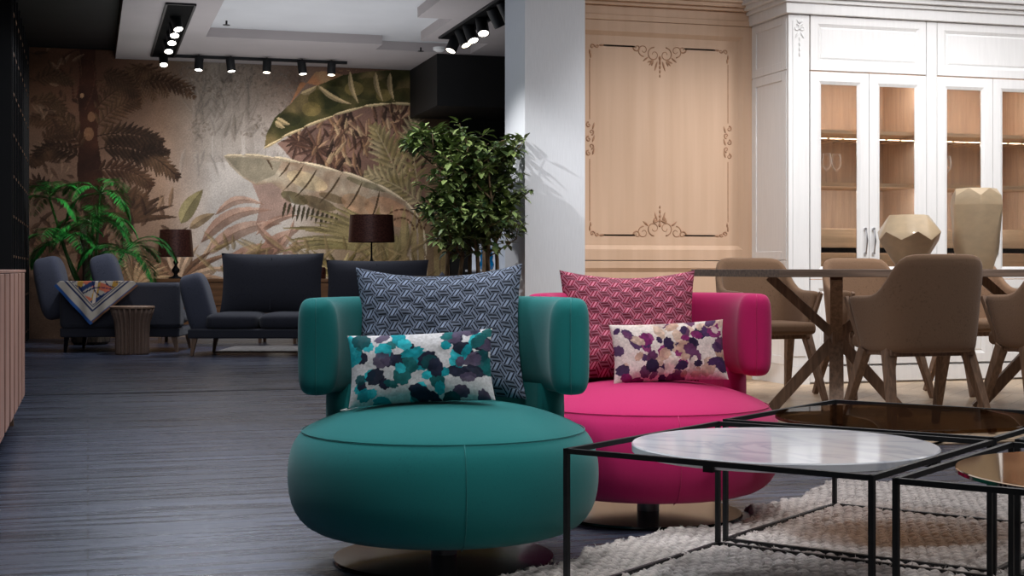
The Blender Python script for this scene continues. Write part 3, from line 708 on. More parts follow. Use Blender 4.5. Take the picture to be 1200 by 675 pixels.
# ------------------------------------------------------------------ dining chairs
def dining_chair():
    t=thing('dining_chair','','chair')
    top=[(-.275,.20,.665),(-.280,.10,.668),(-.280,0,.668),(-.276,-.09,.680),(-.268,-.165,.745),(-.240,-.232,.856),(-.17,-.265,.872),(-.08,-.28,.872),(0,-.283,.872)]
    top=top+[(-x,y,z) for x,y,z in top[-2::-1]]
    bot=[(-.245,.10,.40),(-.25,.03,.39),(-.25,-.05,.39),(-.245,-.11,.39),(-.235,-.16,.39),(-.205,-.20,.39),(-.15,-.225,.39),(-.07,-.235,.39),(0,-.237,.39)]
    bot=bot+[(-x,y,z) for x,y,z in bot[-2::-1]]
    rows=9; outer=[]; inner=[]
    T_=np.array(top); B_=np.array(bot); n=len(top)
    for j in range(rows):
        u=j/(rows-1); u2=u**.85
        Q=B_+(T_-B_)*u2; Q[:,2]=B_[:,2]+(T_[:,2]-B_[:,2])*u
        outer.append(Q)
        tg=np.gradient(Q[:,:2],axis=0); nn=np.stack([-tg[:,1],tg[:,0]],-1); nn/=np.linalg.norm(nn,axis=1)[:,None]
        I=Q.copy(); I[:,:2]+=nn*.042
        if j==rows-1: I[:,2]-=.004
        if j==0: I[:,2]+=.004
        inner.append(I)
    loop=outer+inner[::-1]; P=np.array(loop)            # closed around section
    b=MB(); v=P.reshape(-1,3).tolist(); m=len(loop); f=[]
    for i in range(m):
        for k in range(n-1): a=i*n+k; c=((i+1)%m)*n+k; f.append((a,a+1,c+1,c))
    for k in (0,n-1):
        for j in range(rows-1): f.append((j*n+k,(j+1)*n+k,(m-2-j)*n+k,(m-1-j)*n+k))
    b.add(v,f); b.build('shell',M['tan_fabric'],t,smooth=True,sub=1)
    s=MB(); s.box(-.222,.222,-.20,.245,.40,.475); s.build('seat',M['tan_fabric'],t,bevel=.03,seg=4)
    for sx in (-1,1):
        MB().bar((sx*.215,-.16,.392),(sx*.215,.14,.392),.035,.03).build('side_rail',M['leg_wood'],t,bevel=.004)
        MB().bar((sx*.218,-.11,.405),(sx*.272,-.25,.0),.058,.05,.032,.032,up=(1,0,0)).build('leg',M['leg_wood'],t,bevel=.004)
        MB().bar((sx*.225,.09,.405),(sx*.272,.25,.0),.058,.05,.032,.032,up=(1,0,0)).build('leg',M['leg_wood'],t,bevel=.004)
        MB().bar((sx*.232,.10,.40),(sx*.262,.215,.655),.034,.022,.028,.02,up=(1,0,0)).build('arm_post',M['leg_wood'],t,bevel=.003)
    for y in (-.10,.10): MB().bar((-.205,y,.385),(.205,y,.385),.03,.03).build('cross_rail',M['leg_wood'],t,bevel=.003)
    return t
ch=dining_chair()
places=[(3.93,6.33,0,.0,'brown fabric dining armchair with its back to the camera, near side of table'),
 (4.74,6.36,-.05,.0,'brown dining armchair cut off by the right edge, near side of table'),
 (4.00,8.12,PI,.004,'brown dining armchair across the table in front of the oak panel'),
 (4.74,8.12,PI,.004,'brown dining armchair across the table in front of the glass door cabinet'),
 (5.55,8.12,PI+.04,.004,'brown dining armchair across the table at the far right, mostly hidden')]
for i,(x,y,r,z,l) in enumerate(places):
    c=ch if i==0 else copy_tree(ch)
    c.location=(x,y,.007); c.rotation_euler=(0,0,r); tag(c,l,'chair','dining armchairs around the table')

# ------------------------------------------------------------------ faceted vases
def vase(name,label,loc,rings,n,rz):
    b=MB(); v=[];f=[]
    for i,(r,z,o_) in enumerate(rings):
        for k in range(n): a=2*PI*(k+o_)/n; v.append((r*math.cos(a),r*math.sin(a),z))
    m=len(rings)
    for i in range(m-1):
        o0,o1=rings[i][2],rings[i+1][2]
        for k in range(n):
            a,b_=i*n+k,i*n+(k+1)%n; c,d=(i+1)*n+k,(i+1)*n+(k+1)%n
            if o1==o0: f.append((a,b_,d,c))
            elif o1>o0: f+= [(a,b_,c),(b_,d,c)]
            else: f+=[(a,d,c),(a,b_,d)]
    f.append(tuple(range(n-1,-1,-1)))
    k=len(v)
    for i in (m-1,m-2,0):
        r,z,o_=rings[i]
        for q in range(n): a=2*PI*(q+o_)/n; v.append(((r-.014)*math.cos(a),(r-.014)*math.sin(a),z+(.014 if i==0 else 0)))
    for q in range(n): f.append(((m-1)*n+q,(m-1)*n+(q+1)%n,k+(q+1)%n,k+q))
    for s_ in (0,1):
        for q in range(n): f.append((k+s_*n+q,k+s_*n+(q+1)%n,k+(s_+1)*n+(q+1)%n,k+(s_+1)*n+q))
    f.append(tuple(k+2*n+q for q in range(n)))
    o=b.add(v,f).build(name,M['amber_glass'],bevel=.003); o.location=loc; o.rotation_euler=(0,0,rz); tag(o,label,'vase')
vase('faceted_vase','low wide faceted smoky amber glass vase on the dining table',(4.16,6.76,.803),[(.062,0,0),(.158,.15,.5),(.168,.195,0),(.105,.285,.5)],6,.25)
vase('faceted_vase','tall faceted smoky amber glass vase on the dining table',(4.50,6.66,.803),[(.09,0,0),(.115,.10,.5),(.142,.34,0),(.135,.385,.0),(.105,.425,.5)],6,.1)

# ------------------------------------------------------------------ swivel armchairs
def swivel_chair(loc,rz,fab,seam,label):
    t=thing('swivel_armchair',label,'armchair',loc,rz)           # faces local -y
    prof=[(.001,.084),(.25,.076),(.335,.083),(.385,.105),(.414,.145),(.427,.19),(.430,.24),(.427,.29),(.413,.33),(.390,.360),(.36,.378),(.30,.402),(.22,.423),(.12,.436),(.001,.44)]
    MB().lathe(prof,72).build('seat',fab,t,smooth=True,sub=1)
    s=MB().tube([(.390*math.cos(2*PI*k/72),.390*math.sin(2*PI*k/72),.3605) for k in range(72)],.0016,6,closed=True)
    for a in (-PI/2+.16,PI*.75,PI*.08+.2):
        s.tube([(r*1.001*math.cos(a),r*1.001*math.sin(a),z) for r,z in prof[2:10]],.0014,6)
    s.build('seam',seam,t,smooth=True)
    # wrap-around back band with rounded ends
    A=math.radians(98); Rm=.350; th=.105; z0,z1=.450,.722; NS=56
    def section(w,h,n=28,e=.38):
        pts=[]
        for k in range(n):
            a=2*PI*k/n; ca,sa=math.cos(a),math.sin(a)
            rr=.05
            # rounded rectangle via superellipse with exponent by aspect
            pts.append((math.copysign(abs(ca)**.55,ca)*w/2, math.copysign(abs(sa)**e,sa)*h/2))
        return pts
    P=[]
    Ls=2*A*Rm
    for i in range(NS+1):
        u=i/NS; # cosine spacing near ends
        s_=-1+2*u; s_=math.copysign(1-(1-abs(s_))**1.6,s_) if abs(s_)>.0 else 0
        dist=(1-abs(s_))*Ls/2; rc=.045
        q=1 if dist>=rc else math.sqrt(max(0,1-((rc-dist)/rc)**2))
        w=max(.004, th-2*rc*(1-q)); h=max(.004,(z1-z0)-2*rc*(1-q))
        a=PI/2+s_*A; 
        k=abs(s_); R_=Rm+.004*k*k
        row=[]
        for (x,z) in section(w,h):
            r=R_+x+(.012 if x<0 else 0)*math.cos(z/h*PI)*(-1); row.append((r*math.cos(a)*1.0, r*math.sin(a)*.92+.02, (z0+z1)/2+z))
        P.append(row)
    b=MB().grid(P,closed_v=True); b.f.append(tuple(range(28))); b.f.append(tuple(NS*28+k for k in range(28)))
    b.build('backrest',fab,t,smooth=True,sub=1)
    # seams near both ends of the band
    for sg in (-1,1):
        pts=[]; h2=(z1-z0)/2
        for k in range(21):
            v=-1+2*k/20; zz=v*h2*.985; ex=max(0,abs(zz)-(h2-rc)); back=rc-math.sqrt(max(0,rc*rc-ex*ex)); a=PI/2+sg*(A-(back-.0008)/Rm)
            pts.append(((Rm+.004)*math.cos(a),(Rm+.004)*math.sin(a)*.92+.02,(z0+z1)/2+zz))
        MB().tube(pts,.0016,6).build('backrest_seam',seam,t,smooth=True)

    # lower back support
    P=[]
    for i in range(25):
        a=PI/2+(-1+2*i/24)*math.radians(66); row=[]
        for k in range(16):
            q=2*PI*k/16; ca,sa=math.cos(q),math.sin(q); r=.338+math.copysign(abs(ca)**.5,ca)*.038; z=.40+math.copysign(abs(sa)**.4,sa)*.10
            row.append((r*math.cos(a),r*math.sin(a)*.92+.02,z))
        P.append(row)
    b=MB().grid(P,closed_v=True); b.f.append(tuple(range(16))); b.f.append(tuple(24*16+k for k in range(16))); b.build('back_support',fab,t,smooth=True)
    base=MB().lathe([(.306,0),(.307,.004),(.304,.010),(.03,.014),(.001,.014)],96); base.build('base_disc',M['disc_steel'],t,smooth='auto')
    MB().lathe([(.036,.013),(.036,.055),(.033,.057),(.033,.062),(.036,.064),(.036,.088)],32).build('pedestal',M['pedestal_steel'],t,smooth='auto')
    MB().tube([(-.27,.02,.413),(-.285,.0,.410),(-.27,-.015,.412),(-.235,-.012,.420)],.002,6).build('tag_cord',M['white_paint'],t)
    return t
swivel_chair((.947,3.912,0),-ANG+.02,M['teal_fabric'],M['teal_seam'],'teal round swivel armchair with wrap around back on steel disc')
swivel_chair((1.761,4.434,.0),-ANG-.02,M['pink_fabric'],M['pink_seam'],'magenta pink round swivel armchair behind the marble coffee table')

# ------------------------------------------------------------------ printed cushions
def iso_weave(U,V,s,light,dark,mid):
    """U,V metres. three-direction interlocking stripes"""
    e=s; h=math.sqrt(3)
    best=None
    # nearest hexagon centre on triangular lattice of pitch p
    p=e*h
    r0=np.round(V/(1.5*e)); 
    bestd=np.full(U.shape,9.); bx=np.zeros_like(U); by=np.zeros_like(U)
    for dr in (-1,0,1):
        r=r0+dr; off=np.where(np.mod(r,2)==0,0,p/2); cx=np.round((U-off)/p)*p+off; cy=r*1.5*e
        d=(U-cx)**2+(V-cy)**2; m=d<bestd; bestd=np.where(m,d,bestd); bx=np.where(m,U-cx,bx); by=np.where(m,V-cy,by)
    ang=np.mod(np.arctan2(by,bx)+PI/2,2*PI); k=np.floor(ang/(2*PI/3)).astype(int)%3
    out=np.zeros(U.shape)
    for q in range(3):
        a0=-PI/2+q*2*PI/3; A=np.array([math.cos(a0),math.sin(a0)])*e; B=np.array([math.cos(a0+2*PI/3),math.sin(a0+2*PI/3)])*e
        det=A[0]*B[1]-A[1]*B[0]; al=(bx*B[1]-by*B[0])/det; 
        out=np.where(k==q,al,out)
    st=np.mod(out*2.0+.0,1.0)
    t=np.clip((np.abs(st-.5)-.16)/.08,0,1)         # stripe mask
    c=np.where(t[...,None]>.5,np.array(light,float),np.array(dark,float))
    sh=np.array([1.05,.88,.74])[k][...,None]
    edge=np.clip(1.2*np.minimum(out,1-out)/.12,0,1)[...,None]
    return (c*sh)*(.55+.45*edge)+np.array(mid,float)*(1-edge)*.2
def blotches(w,h,nx,nz,base,pal,seed,n,rr):
    r=np.random.default_rng(seed); U,V=np.meshgrid(np.linspace(0,w,nx),np.linspace(0,h,nz),indexing='ij')
    img=np.ones((nx,nz,3))*np.array(base,float)*(.88+.2*smooth_noise(nx,nz,4,seed+1,2))[...,None]
    for i in range(n):
        cx,cy=r.random()*w,r.random()*h; R=rr[0]+(rr[1]-rr[0])*r.random(); el=r.uniform(.7,1.3); rot=r.random()*PI; m=r.integers(5,9); ph=r.random()*6
        dx,dy=U-cx,V-cy; x=(dx*math.cos(rot)+dy*math.sin(rot))*el; y=(-dx*math.sin(rot)+dy*math.cos(rot))/el
        a=np.arctan2(y,x); d=np.hypot(x,y); edge=R*(1+.13*np.abs(np.sin(a*m/2+ph))+.06*np.sin(a*9+ph)); mask=d<edge
        c=np.array(pal[r.integers(len(pal))],float); c=c*(.75+.4*smooth_noise(nx,nz,9,seed+10+i,3))[...,None]
        al=r.uniform(.85,1); img=np.where(mask[...,None],img*(1-al)+c*al,img)
    return img
def pillow(name,label,w,h,th,colfn,loc,yaw,lean,roll,nx=150,nz=120,pinch=.07,ears=.02,sag=0.0):
    t=thing(name,label,'cushion',loc,0)
    u=np.linspace(-1,1,nx); v=np.linspace(-1,1,nz); U,V=np.meshgrid(u,v,indexing='ij')
    r=np.random.default_rng(int(w*1000)); wr=(smooth_noise(nx,nz,28,5+int(w*90),2)-.5)
    edgeu=1-np.abs(U)**6; 
    X=U*(w/2)*(1-pinch*(1-V**2)**1.0); Z=V*(h/2)*(1-pinch*1.25*(1-U**2))
    Z=Z-sag*(V+1)/2*(1-U**2)
    thick=th/2*np.clip((1-np.abs(U)**3.2),0,1)**.62*np.clip((1-np.abs(V)**3.2),0,1)**.62
    thick=thick*(1+.14*wr)
    cols=colfn((U+1)/2*w,(V+1)/2*h,nx,nz)
    R=Matrix.Rotation(yaw,4,'Z')@Matrix.Rotation(lean,4,'X')@Matrix.Rotation(roll,4,'Y'); R=np.array(R.to_3x3())
    for sgn,nm in ((-1,'front_cover'),(1,'back_cover')):
        P=np.stack([X,sgn*thick,Z],-1)+0; P[...,2]+=h/2; P=P@R.T
        if sgn>0: P=P[::-1]; c=cols[::-1]
        else: c=cols
        painted_grid(nm,P,nlin(np.clip(c,0,255)),M['pillow_print'],t)
    return t
def at_chair(cx,cy,rz,lx,ly,z):
    return (cx+lx*math.cos(rz)-ly*math.sin(rz), cy+lx*math.sin(rz)+ly*math.cos(rz), z)
navy=lambda U,V,a,b: iso_weave(V,U,.0255,(130,142,164),(24,31,44),(60,66,80))
red=lambda U,V,a,b: iso_weave(V,U,.0255,(216,134,158),(142,18,54),(180,60,90))
teal_b=lambda U,V,a,b: blotches(.40,.215,a,b,(206,206,208),[(20,164,176),(10,140,152),(40,180,192),(12,70,76),(24,30,48),(30,34,56),(84,74,98),(16,96,98)],4,78,(.012,.025))
purp_b=lambda U,V,a,b: blotches(.385,.21,a,b,(222,208,202),[(186,150,132),(206,176,158),(198,160,140),(214,196,186),(70,40,84),(52,34,72),(126,32,96),(40,28,58),(96,50,88)],15,95,(.010,.023))
R1=-ANG+.0; R2=-ANG-.02
pillow('patterned_cushion','large navy and grey geometric woven cushion on the teal armchair',.49,.41,.19,navy,at_chair(.947,3.912,R1,-.015,.105,.425),R1,-.33,-.025,420,360,.075,sag=.018)
pillow('blotched_cushion','small teal, navy and white blotched cushion on the teal armchair',.40,.20,.105,teal_b,at_chair(.947,3.912,R1,-.055,-.085,.435),R1-.03,-.25,-.055,300,170,.05)
pillow('patterned_cushion','large red and pink geometric woven cushion on the pink armchair',.465,.395,.19,red,at_chair(1.761,4.434,R2,-.055,.11,.425),R2,-.33,0.0,400,340,.07,sag=.015)
pillow('blotched_cushion','small purple, beige and cream blotched cushion on the pink armchair',.375,.20,.105,purp_b,at_chair(1.761,4.434,R2,.07,-.06,.435),R2+.05,-.25,-.05,300,170,.05)

# ------------------------------------------------------------------ coffee tables
TA=math.radians(-52.3)
def coffee_table(cx,cy,label,kind):
    t=thing('coffee_table',label,'coffee table',(cx,cy,.012),TA); s=.3865; H=.356; w=.0125
    b=MB(); b2=MB()
    for z,b_ in ((w/2,b2),(H-w/2,b)):
        for q in (-1,1): b_.box(-s,s,q*s-w/2,q*s+w/2,z-w/2,z+w/2).box(q*s-w/2,q*s+w/2,-s,s,z-w/2,z+w/2)
    b.build('top_frame',M['black_metal'],t); b2.build('bottom_frame',M['black_metal'],t)
    for x in (-1,1):
        for y in (-1,1): MB().box(x*s-w/2,x*s+w/2,y*s-w/2,y*s+w/2,0,H).build('leg',M['black_metal'],t)
    th=.022 if kind=='marble' else .010
    for k in range(4):
        Mk=Matrix.Rotation(k*PI/2,4,'Z')
        MB().box(s-.045,s+w/2,-.012,.012,H-th-.004,H-th,Mk).box(s-w/2,s+w/2,-.012,.012,H-th-.004,H-.006,Mk).build('bracket',M['black_metal'],t)
    r=.375
    if kind=='marble': MB().lathe([(r-.004,H-.022),(r,H-.018),(r,H-.002),(r-.003,H+.001),(.001,H+.001)],128).build('marble_top',M['marble'],t,smooth='auto')
    elif kind=='mirror': MB().lathe([(r,H-.010),(r,H-.002),(r-.002,H),(.001,H)],128).build('mirror_top',M['bronze_mirror'],t,smooth='auto')
    else: MB().lathe([(r,H-.010),(r,H-.002),(r-.002,H),(.001,H)],128).build('glass_top',M['smoked_glass'],t,smooth='auto')
coffee_table(1.654,3.261,'square black wire coffee table with round white marble top','marble')
coffee_table(2.313,3.785,'square black wire coffee table with round smoked glass top, in front of dining area','glass')
coffee_table(2.152,2.596,'square black wire coffee table with round bronze mirror top at right edge','mirror')
coffee_table(2.819,3.12,'square black wire coffee table mostly beyond the right edge','glass')

# ------------------------------------------------------------------ chunky braided rug
def rug():
    O=np.array([1.112,3.331]); e1=np.array([math.cos(TA),math.sin(TA)]); e2=np.array([-math.sin(TA),math.cos(TA)])
    st=.0052; A0,A1,B0,B1=-.36,2.0,-.55,2.34
    a=np.arange(A0,A1,st); b=np.arange(B0,B1,st); A,B=np.meshgrid(a,b,indexing='ij')
    n1=smooth_noise(*A.shape,24,21,3)-.5; n2=smooth_noise(*A.shape,5,22,2)-.5; n3=smooth_noise(*A.shape,60,23,2)-.5
    X=O[0]+A*e1[0]+B*e2[0]; Y=O[1]+A*e1[1]+B*e2[1]
    Bw=B+.012*n1+.03*n3; Aw=A+.02*n1
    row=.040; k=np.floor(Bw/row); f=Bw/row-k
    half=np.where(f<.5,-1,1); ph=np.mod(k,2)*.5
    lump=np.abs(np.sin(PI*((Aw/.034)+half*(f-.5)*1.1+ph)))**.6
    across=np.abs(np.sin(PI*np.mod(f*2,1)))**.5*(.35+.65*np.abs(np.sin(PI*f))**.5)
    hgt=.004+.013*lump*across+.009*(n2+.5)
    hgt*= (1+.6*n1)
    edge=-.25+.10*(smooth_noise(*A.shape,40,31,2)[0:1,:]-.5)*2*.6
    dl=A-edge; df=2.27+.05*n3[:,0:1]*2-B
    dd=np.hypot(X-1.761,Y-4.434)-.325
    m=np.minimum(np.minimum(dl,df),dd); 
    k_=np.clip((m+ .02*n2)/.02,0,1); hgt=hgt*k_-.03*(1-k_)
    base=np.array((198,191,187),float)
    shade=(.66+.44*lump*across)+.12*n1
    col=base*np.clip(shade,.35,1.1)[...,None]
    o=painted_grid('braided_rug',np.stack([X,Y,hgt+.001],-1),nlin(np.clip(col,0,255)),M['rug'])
    tag(o,'chunky cream braided wool rug under the wire coffee tables','rug')
    # loose fibres over it
    r=np.random.default_rng(9); mb=MB(); N=26000
    ia=r.integers(0,A.shape[0],N); ib=r.integers(0,A.shape[1],N); ok=k_[ia,ib]>.6; ia=ia[ok]; ib=ib[ok]
    px,py,pz=X[ia,ib],Y[ia,ib],hgt[ia,ib]; an=r.uniform(0,2*PI,len(px)); el=r.uniform(.1,.7,len(px)); L=r.uniform(.010,.024,len(px)); w=.0013
    dx=np.cos(an)*np.cos(el)*L; dy=np.sin(an)*np.cos(el)*L; dz=np.sin(el)*L*.6
    nx,ny=-np.sin(an)*w,np.cos(an)*w
    V=np.stack([np.stack([px+nx,py+ny,pz],-1),np.stack([px-nx,py-ny,pz],-1),np.stack([px+dx,py+dy,pz+dz+.004],-1)],1).reshape(-1,3)
    me=bpy.data.meshes.new('rug_fibres'); me.from_pydata(V.tolist(),[],[(3*i,3*i+1,3*i+2) for i in range(len(px))]); me.materials.append(mat('wool_fibre',(214,205,198),.95,0,.2))
    f=bpy.data.objects.new('pile',me); COL.objects.link(f); f.parent=o; f['kind']='stuff'
rug()

# ------------------------------------------------------------------ back lounge: sofas
def cushion_shape(w,d,h,puff=.03,n=15,M_=None):
    """soft box centred on origin"""
    P=[]; b=MB()
    def S(x,p): return math.copysign(abs(x)**p,x)
    for i in range(n+1):
        ph=-PI/2+PI*i/n; row=[]
        for k in range(2*n):
            th=2*PI*k/(2*n); cx,sx,cz,sz=math.cos(th),math.sin(th),math.cos(ph),math.sin(ph)
            x=S(cz,.45)*S(cx,.35)*w/2; y=S(cz,.45)*S(sx,.35)*d/2; z=S(sz,.55)*h/2
            row.append((x,y,z))
        P.append(row)
    if M_ is not None: P=[[tuple(M_@Vector(p)) for p in r] for r in P]
    return b.grid(P,closed_v=True)
CF=M['charcoal_fabric']; BF=M['blue_fabric']
def pillow_mesh(w,h,th,M_,n=24):
    b=MB(); u=np.linspace(-1,1,n)
    U,V=np.meshgrid(u,u,indexing='ij'); X=U*w/2*(1-.05*(1-V**2)); Z=V*h/2*(1-.05*(1-U**2))
    tk=th/2*np.clip(1-np.abs(U)**2.6,0,1)**.6*np.clip(1-np.abs(V)**2.6,0,1)**.6
    for s_ in (-1,1):
        P=np.stack([X,s_*tk,Z],-1).reshape(-1,3); P=np.array([tuple(M_@Vector(p)) for p in P]).reshape(n,n,3)
        b.grid(P)
    return b
SR=-ANG
def T3(x,y,z,rx=0,ry=0,rz=0): return Matrix.Translation((x,y,z))@Matrix.Rotation(rz,4,'Z')@Matrix.Rotation(ry,4,'Y')@Matrix.Rotation(rx,4,'X')
def cleg(t,a,b,m=None): MB().bar(a,b,.05,.05,.025,.025).build('leg',m or M['leg_wood'],t,bevel=.003)
# sofa facing camera; local x right, -y towards camera, origin at front left foot
t=thing('sofa','charcoal sofa with tall adjustable back cushions facing the camera','sofa',(.90,13.66,0),SR)
MB().box(-.02,2.30,.0,.85,.165,.25).build('base_frame',CF,t,bevel=.015)
for k in range(4): cushion_shape(.50,.80,.17,M_=T3(.37+.497*k,.40,.315)).build('seat_cushion',CF,t,smooth=True)
for x,z,h in ((.64,.665,.60),(1.66,.63,.54)):
    pillow_mesh(1.0,h,.20,T3(x,.72,z,-.16)).build('back_cushion',CF,t,smooth=True)
    MB().tube([(x,.60,z-h*.42),(x,.63,z),(x,.70,z+h*.42)],.004).build('cushion_seam',CF,t)
cushion_shape(.25,.52,.60,M_=T3(.02,.33,.47,0,-.26,.1)).build('arm_cushion',BF,t,smooth=True)
pillow_mesh(.60,.55,.24,T3(2.32,.35,.46,0,.20,PI/2)).build('arm_cushion',BF,t,smooth=True)
for x,y in ((.04,.04),(.10,.74),(2.24,.04),(2.24,.74)): cleg(t,(x,y,.17),(x-.03,y,0))
# chaise sofa seen from behind
t=thing('chaise_sofa','low charcoal sofa seen from its back, patterned throw over it','sofa',(-.26,14.60,0),SR+.05)
MB().box(0,1.14,0,.85,.15,.24).build('base_frame',CF,t,bevel=.015)
MB().box(0,1.15,-.03,.22,.235,.675).build('backrest',CF,t,bevel=.045,seg=5)
cushion_shape(1.10,.66,.20,M_=T3(.565,.50,.33)).build('seat_cushion',CF,t,smooth=True)
cushion_shape(.27,.50,.62,M_=T3(-.15,.34,.62,0,-.20,.1)).build('arm_cushion',BF,t,smooth=True)
cushion_shape(.27,.42,.52,M_=T3(.30,.72,.70,0,-.26,.1)).build('head_cushion',BF,t,smooth=True)
for x,y in ((.06,.05),(1.08,.05),(.06,.78),(1.08,.78)): cleg(t,(x,y,.16),(x+(.03 if x>.5 else -.02),y,0),M['disc_steel'] if x<.5 else None)
# silk throw draped over backrest
def throw():
    t=thing('patterned_throw','blue, coral and mustard patterned square throw draped over the low sofa','throw',(-.26,14.60,0),SR+.05)
    n=70; u=np.linspace(0,1,n); U,V=np.meshgrid(u,u,indexing='ij')          # square corner (0,0) hangs in front
    s=.60; X=.415+ (U-V)*s*.66-.10*(1-(U+V)/2); D=(1-(U+V)/2)                             # D=1 at lower tip
    dist=(U+V)/2*s*1.25                                                      # arc length from the tip
    ztop=.687; drop=.42
    hang=np.clip(drop-dist,0,None); over=np.clip(dist-drop,0,None)
    Z=ztop-hang; Y=-.045+np.clip(over,0,.32)*.8; Z=Z-np.clip(over-.24,0,1)*1.0-.0*over
    Z=np.where(over>0,ztop-np.clip(over-.2,0,1)*.5,Z)
    Y=Y+.010*np.sin(X*38)*np.clip(hang/.3,0,1)-.02*np.clip(hang/.3,0,1)
    X=np.where(over>0,X,X)
    c=np.ones((n,n,3))*np.array((188,178,164),float)
    mn=np.minimum(U,V); 
    def put(m,col): c[m]=col
    put(mn<.045,(40,80,140)); put((mn>.16)&(mn<.19),(28,42,84)); put((mn>.22)&(mn<.245),(28,42,84))
    inn=mn>.26
    put(inn&(np.mod(U*3+V*1.3,1)<.42),(206,112,84)); put(inn&(np.mod(U*2.2-V*2.6+.3,1)<.32),(190,146,66)); put(inn&(np.mod(V*3.1+U*.7,1)<.26),(44,62,104))
    put(inn&(np.abs(U-V)<.03),(214,196,180)); put(inn&(np.mod((U+V)*3.5+np.sin(U*9)*.3,1)<.10),(24,36,78)); put(inn&(np.mod(U*4.4-.2*np.sin(V*12),1)<.1),(24,36,78))
    put((V<.03)&(U>.05),(120,84,62))
    painted_grid('cloth',np.stack([X,Y-.03,Z+.004],-1),nlin(c),M['scarf_print'],t)
throw()
# fluted side table
t=thing('fluted_side_table','round fluted dark wood side table in front of the low sofa','side table',(.403,14.156,0))
def fluted(prof,n=132):
    v=[];f=[]
    for r,z,am in prof:
        for k in range(n):
            a=2*PI*k/n; rr=r*(1-am*(.5-.5*math.cos(a*22))**1.0); v.append((rr*math.cos(a),rr*math.sin(a),z))
    m=len(prof)
    for i in range(m-1):
        for k in range(n): f.append((i*n+k,i*n+(k+1)%n,(i+1)*n+(k+1)%n,(i+1)*n+k))
    f.append(tuple(range(n-1,-1,-1))); f.append(tuple((m-1)*n+k for k in range(n))); return MB().add(v,f)
fluted([(.150,0,.24),(.157,.02,.26),(.158,.20,.26),(.166,.30,.26),(.192,.38,.22),(.206,.435,.16)]).build('fluted_body',M['fluted_wood'],t,smooth=True)
MB().lathe([(.198,.435),(.208,.438),(.208,.452),(.204,.456)],64).build('tabletop',M['leg_wood'],t,smooth='auto')
# pale rug under the far lounge
o=MB().box(0,3.2,0,1.15,0,.006).build('lounge_rug',M['rug_far'],bevel=.002); o.location=(1.15,14.22,0); o.rotation_euler=(0,0,SR); tag(o,'pale flat rug beneath the charcoal sofa at the back','rug')
# low consoles behind the sofas and lamps on them
def console(loc,w,label,z=.70):
    t=thing('console',label,'console',loc,SR)
    MB().box(0,w,0,.42,z-.035,z).build('top',M['console_wood'],t,bevel=.004)
    MB().box(.03,w-.03,.02,.40,.14,z-.035).build('carcass',M['oak_dark'],t)
    n=max(1,round(w/.55))
    for k in range(n):
        a=.03+k*(w-.06)/n; 
        for z0,z1 in ((.16,.40),(.415,z-.045)): MB().box(a+.008,a+(w-.06)/n-.008,.005,.02,z0,z1).build('drawer',M['console_wood'],t,bevel=.003)
    for x in (.08,w-.08):
        for y in (.06,.36): MB().bar((x,y,.15),(x,y,0),.04,.04,.03,.03).build('leg',M['leg_wood'],t)
console((.66,16.2,0),1.25,'low wooden console behind the sofas carrying the narrow lamp',.70)
console((2.05,15.65,0),1.75,'long low wooden console behind the sofa carrying the wide lamp',.70)
def lamp(loc,r0,r1,h,zs,label):
    t=thing('table_lamp',label,'lamp',loc)
    b=MB().lathe([(.075,0),(.078,.012),(.03,.03),(.018,.05),(.04,.075),(.045,.10),(.022,.13),(.014,.15),(.03,.18),(.014,.21),(.010,.24),(.009,zs+.05)],32); b.build('base',M['black_metal'],t,smooth=True)
    MB().lathe([(r0,zs),(r1,zs+h),(r1-.004,zs+h),(r0-.004,zs)],64).build('lamp_shade',M['shade'],t,smooth='auto')
lamp((.93,16.38,.70),.195,.17,.30,.24,'table lamp with narrow dark red shade and turned black base')
lamp((2.99,15.72,.70),.255,.235,.30,.40,'table lamp with wide dark red shade behind the sofa')
o=MB()
for a,b_ in (((0,0,0),(0,0,.13)),((.26,0,0),(.26,0,.13)),((0,0,.13),(.26,0,.13)),((0,0,0),(.26,0,0))): o.bar(a,b_,.02)
o=o.build('picture_frame',M['chrome']); o.location=(2.16,15.85,.713); o.rotation_euler=(0,0,SR); tag(o,'thin silver picture frame standing on the long console','picture frame')
o=MB().lathe([(.05,0),(.056,.01),(.056,.10),(.048,.125),(.03,.13)],24).build('brown_jar',M['shade'],smooth='auto'); o.location=(2.44,15.78,.70); tag(o,'small round dark brown jar on the console behind the sofas','jar')

# ------------------------------------------------------------------ plants
def blade(V,F,p,d,l,w,up=Vector((0,0,1)),droop=.0,fold=.15,seg=3):
    d=d.normalized(); s=d.cross(up); s=s.normalized() if s.length>1e-3 else Vector((1,0,0)); n=s.cross(d)
    ks=len(V); q=p.copy(); dd=d.copy()
    V.append(q.copy())
    prof=(.75,1.0,.6)
    for i in range(seg):
        q=q+dd*(l/(seg+1)); wv=w/2*prof[i]
        V.append(q+s*wv+n*wv*fold*2); V.append(q-s*wv+n*wv*fold*2); V.append(q.copy()); dd=(dd+Vector((0,0,-droop))).normalized()
    q=q+dd*(l/(seg+1)); V.append(q.copy())
    e=len(V)-1
    a=ks+1; F.append((ks,a,a+2)); F.append((ks,a+2,a+1))
    for i in range(seg-1):
        a=ks+1+3*i; b=a+3; F.append((a,b,b+2,a+2)); F.append((a+2,b+2,b+1,a+1))
    a=ks+1+3*(seg-1); F.append((a,e,a+2)); F.append((a+2,e,a+1))
def foliage(name,V,F,m,parent):
    o=MB(); o.v=[tuple(v) for v in V]; o.f=F; return o.build(name,m,parent,smooth=False,fix=False)
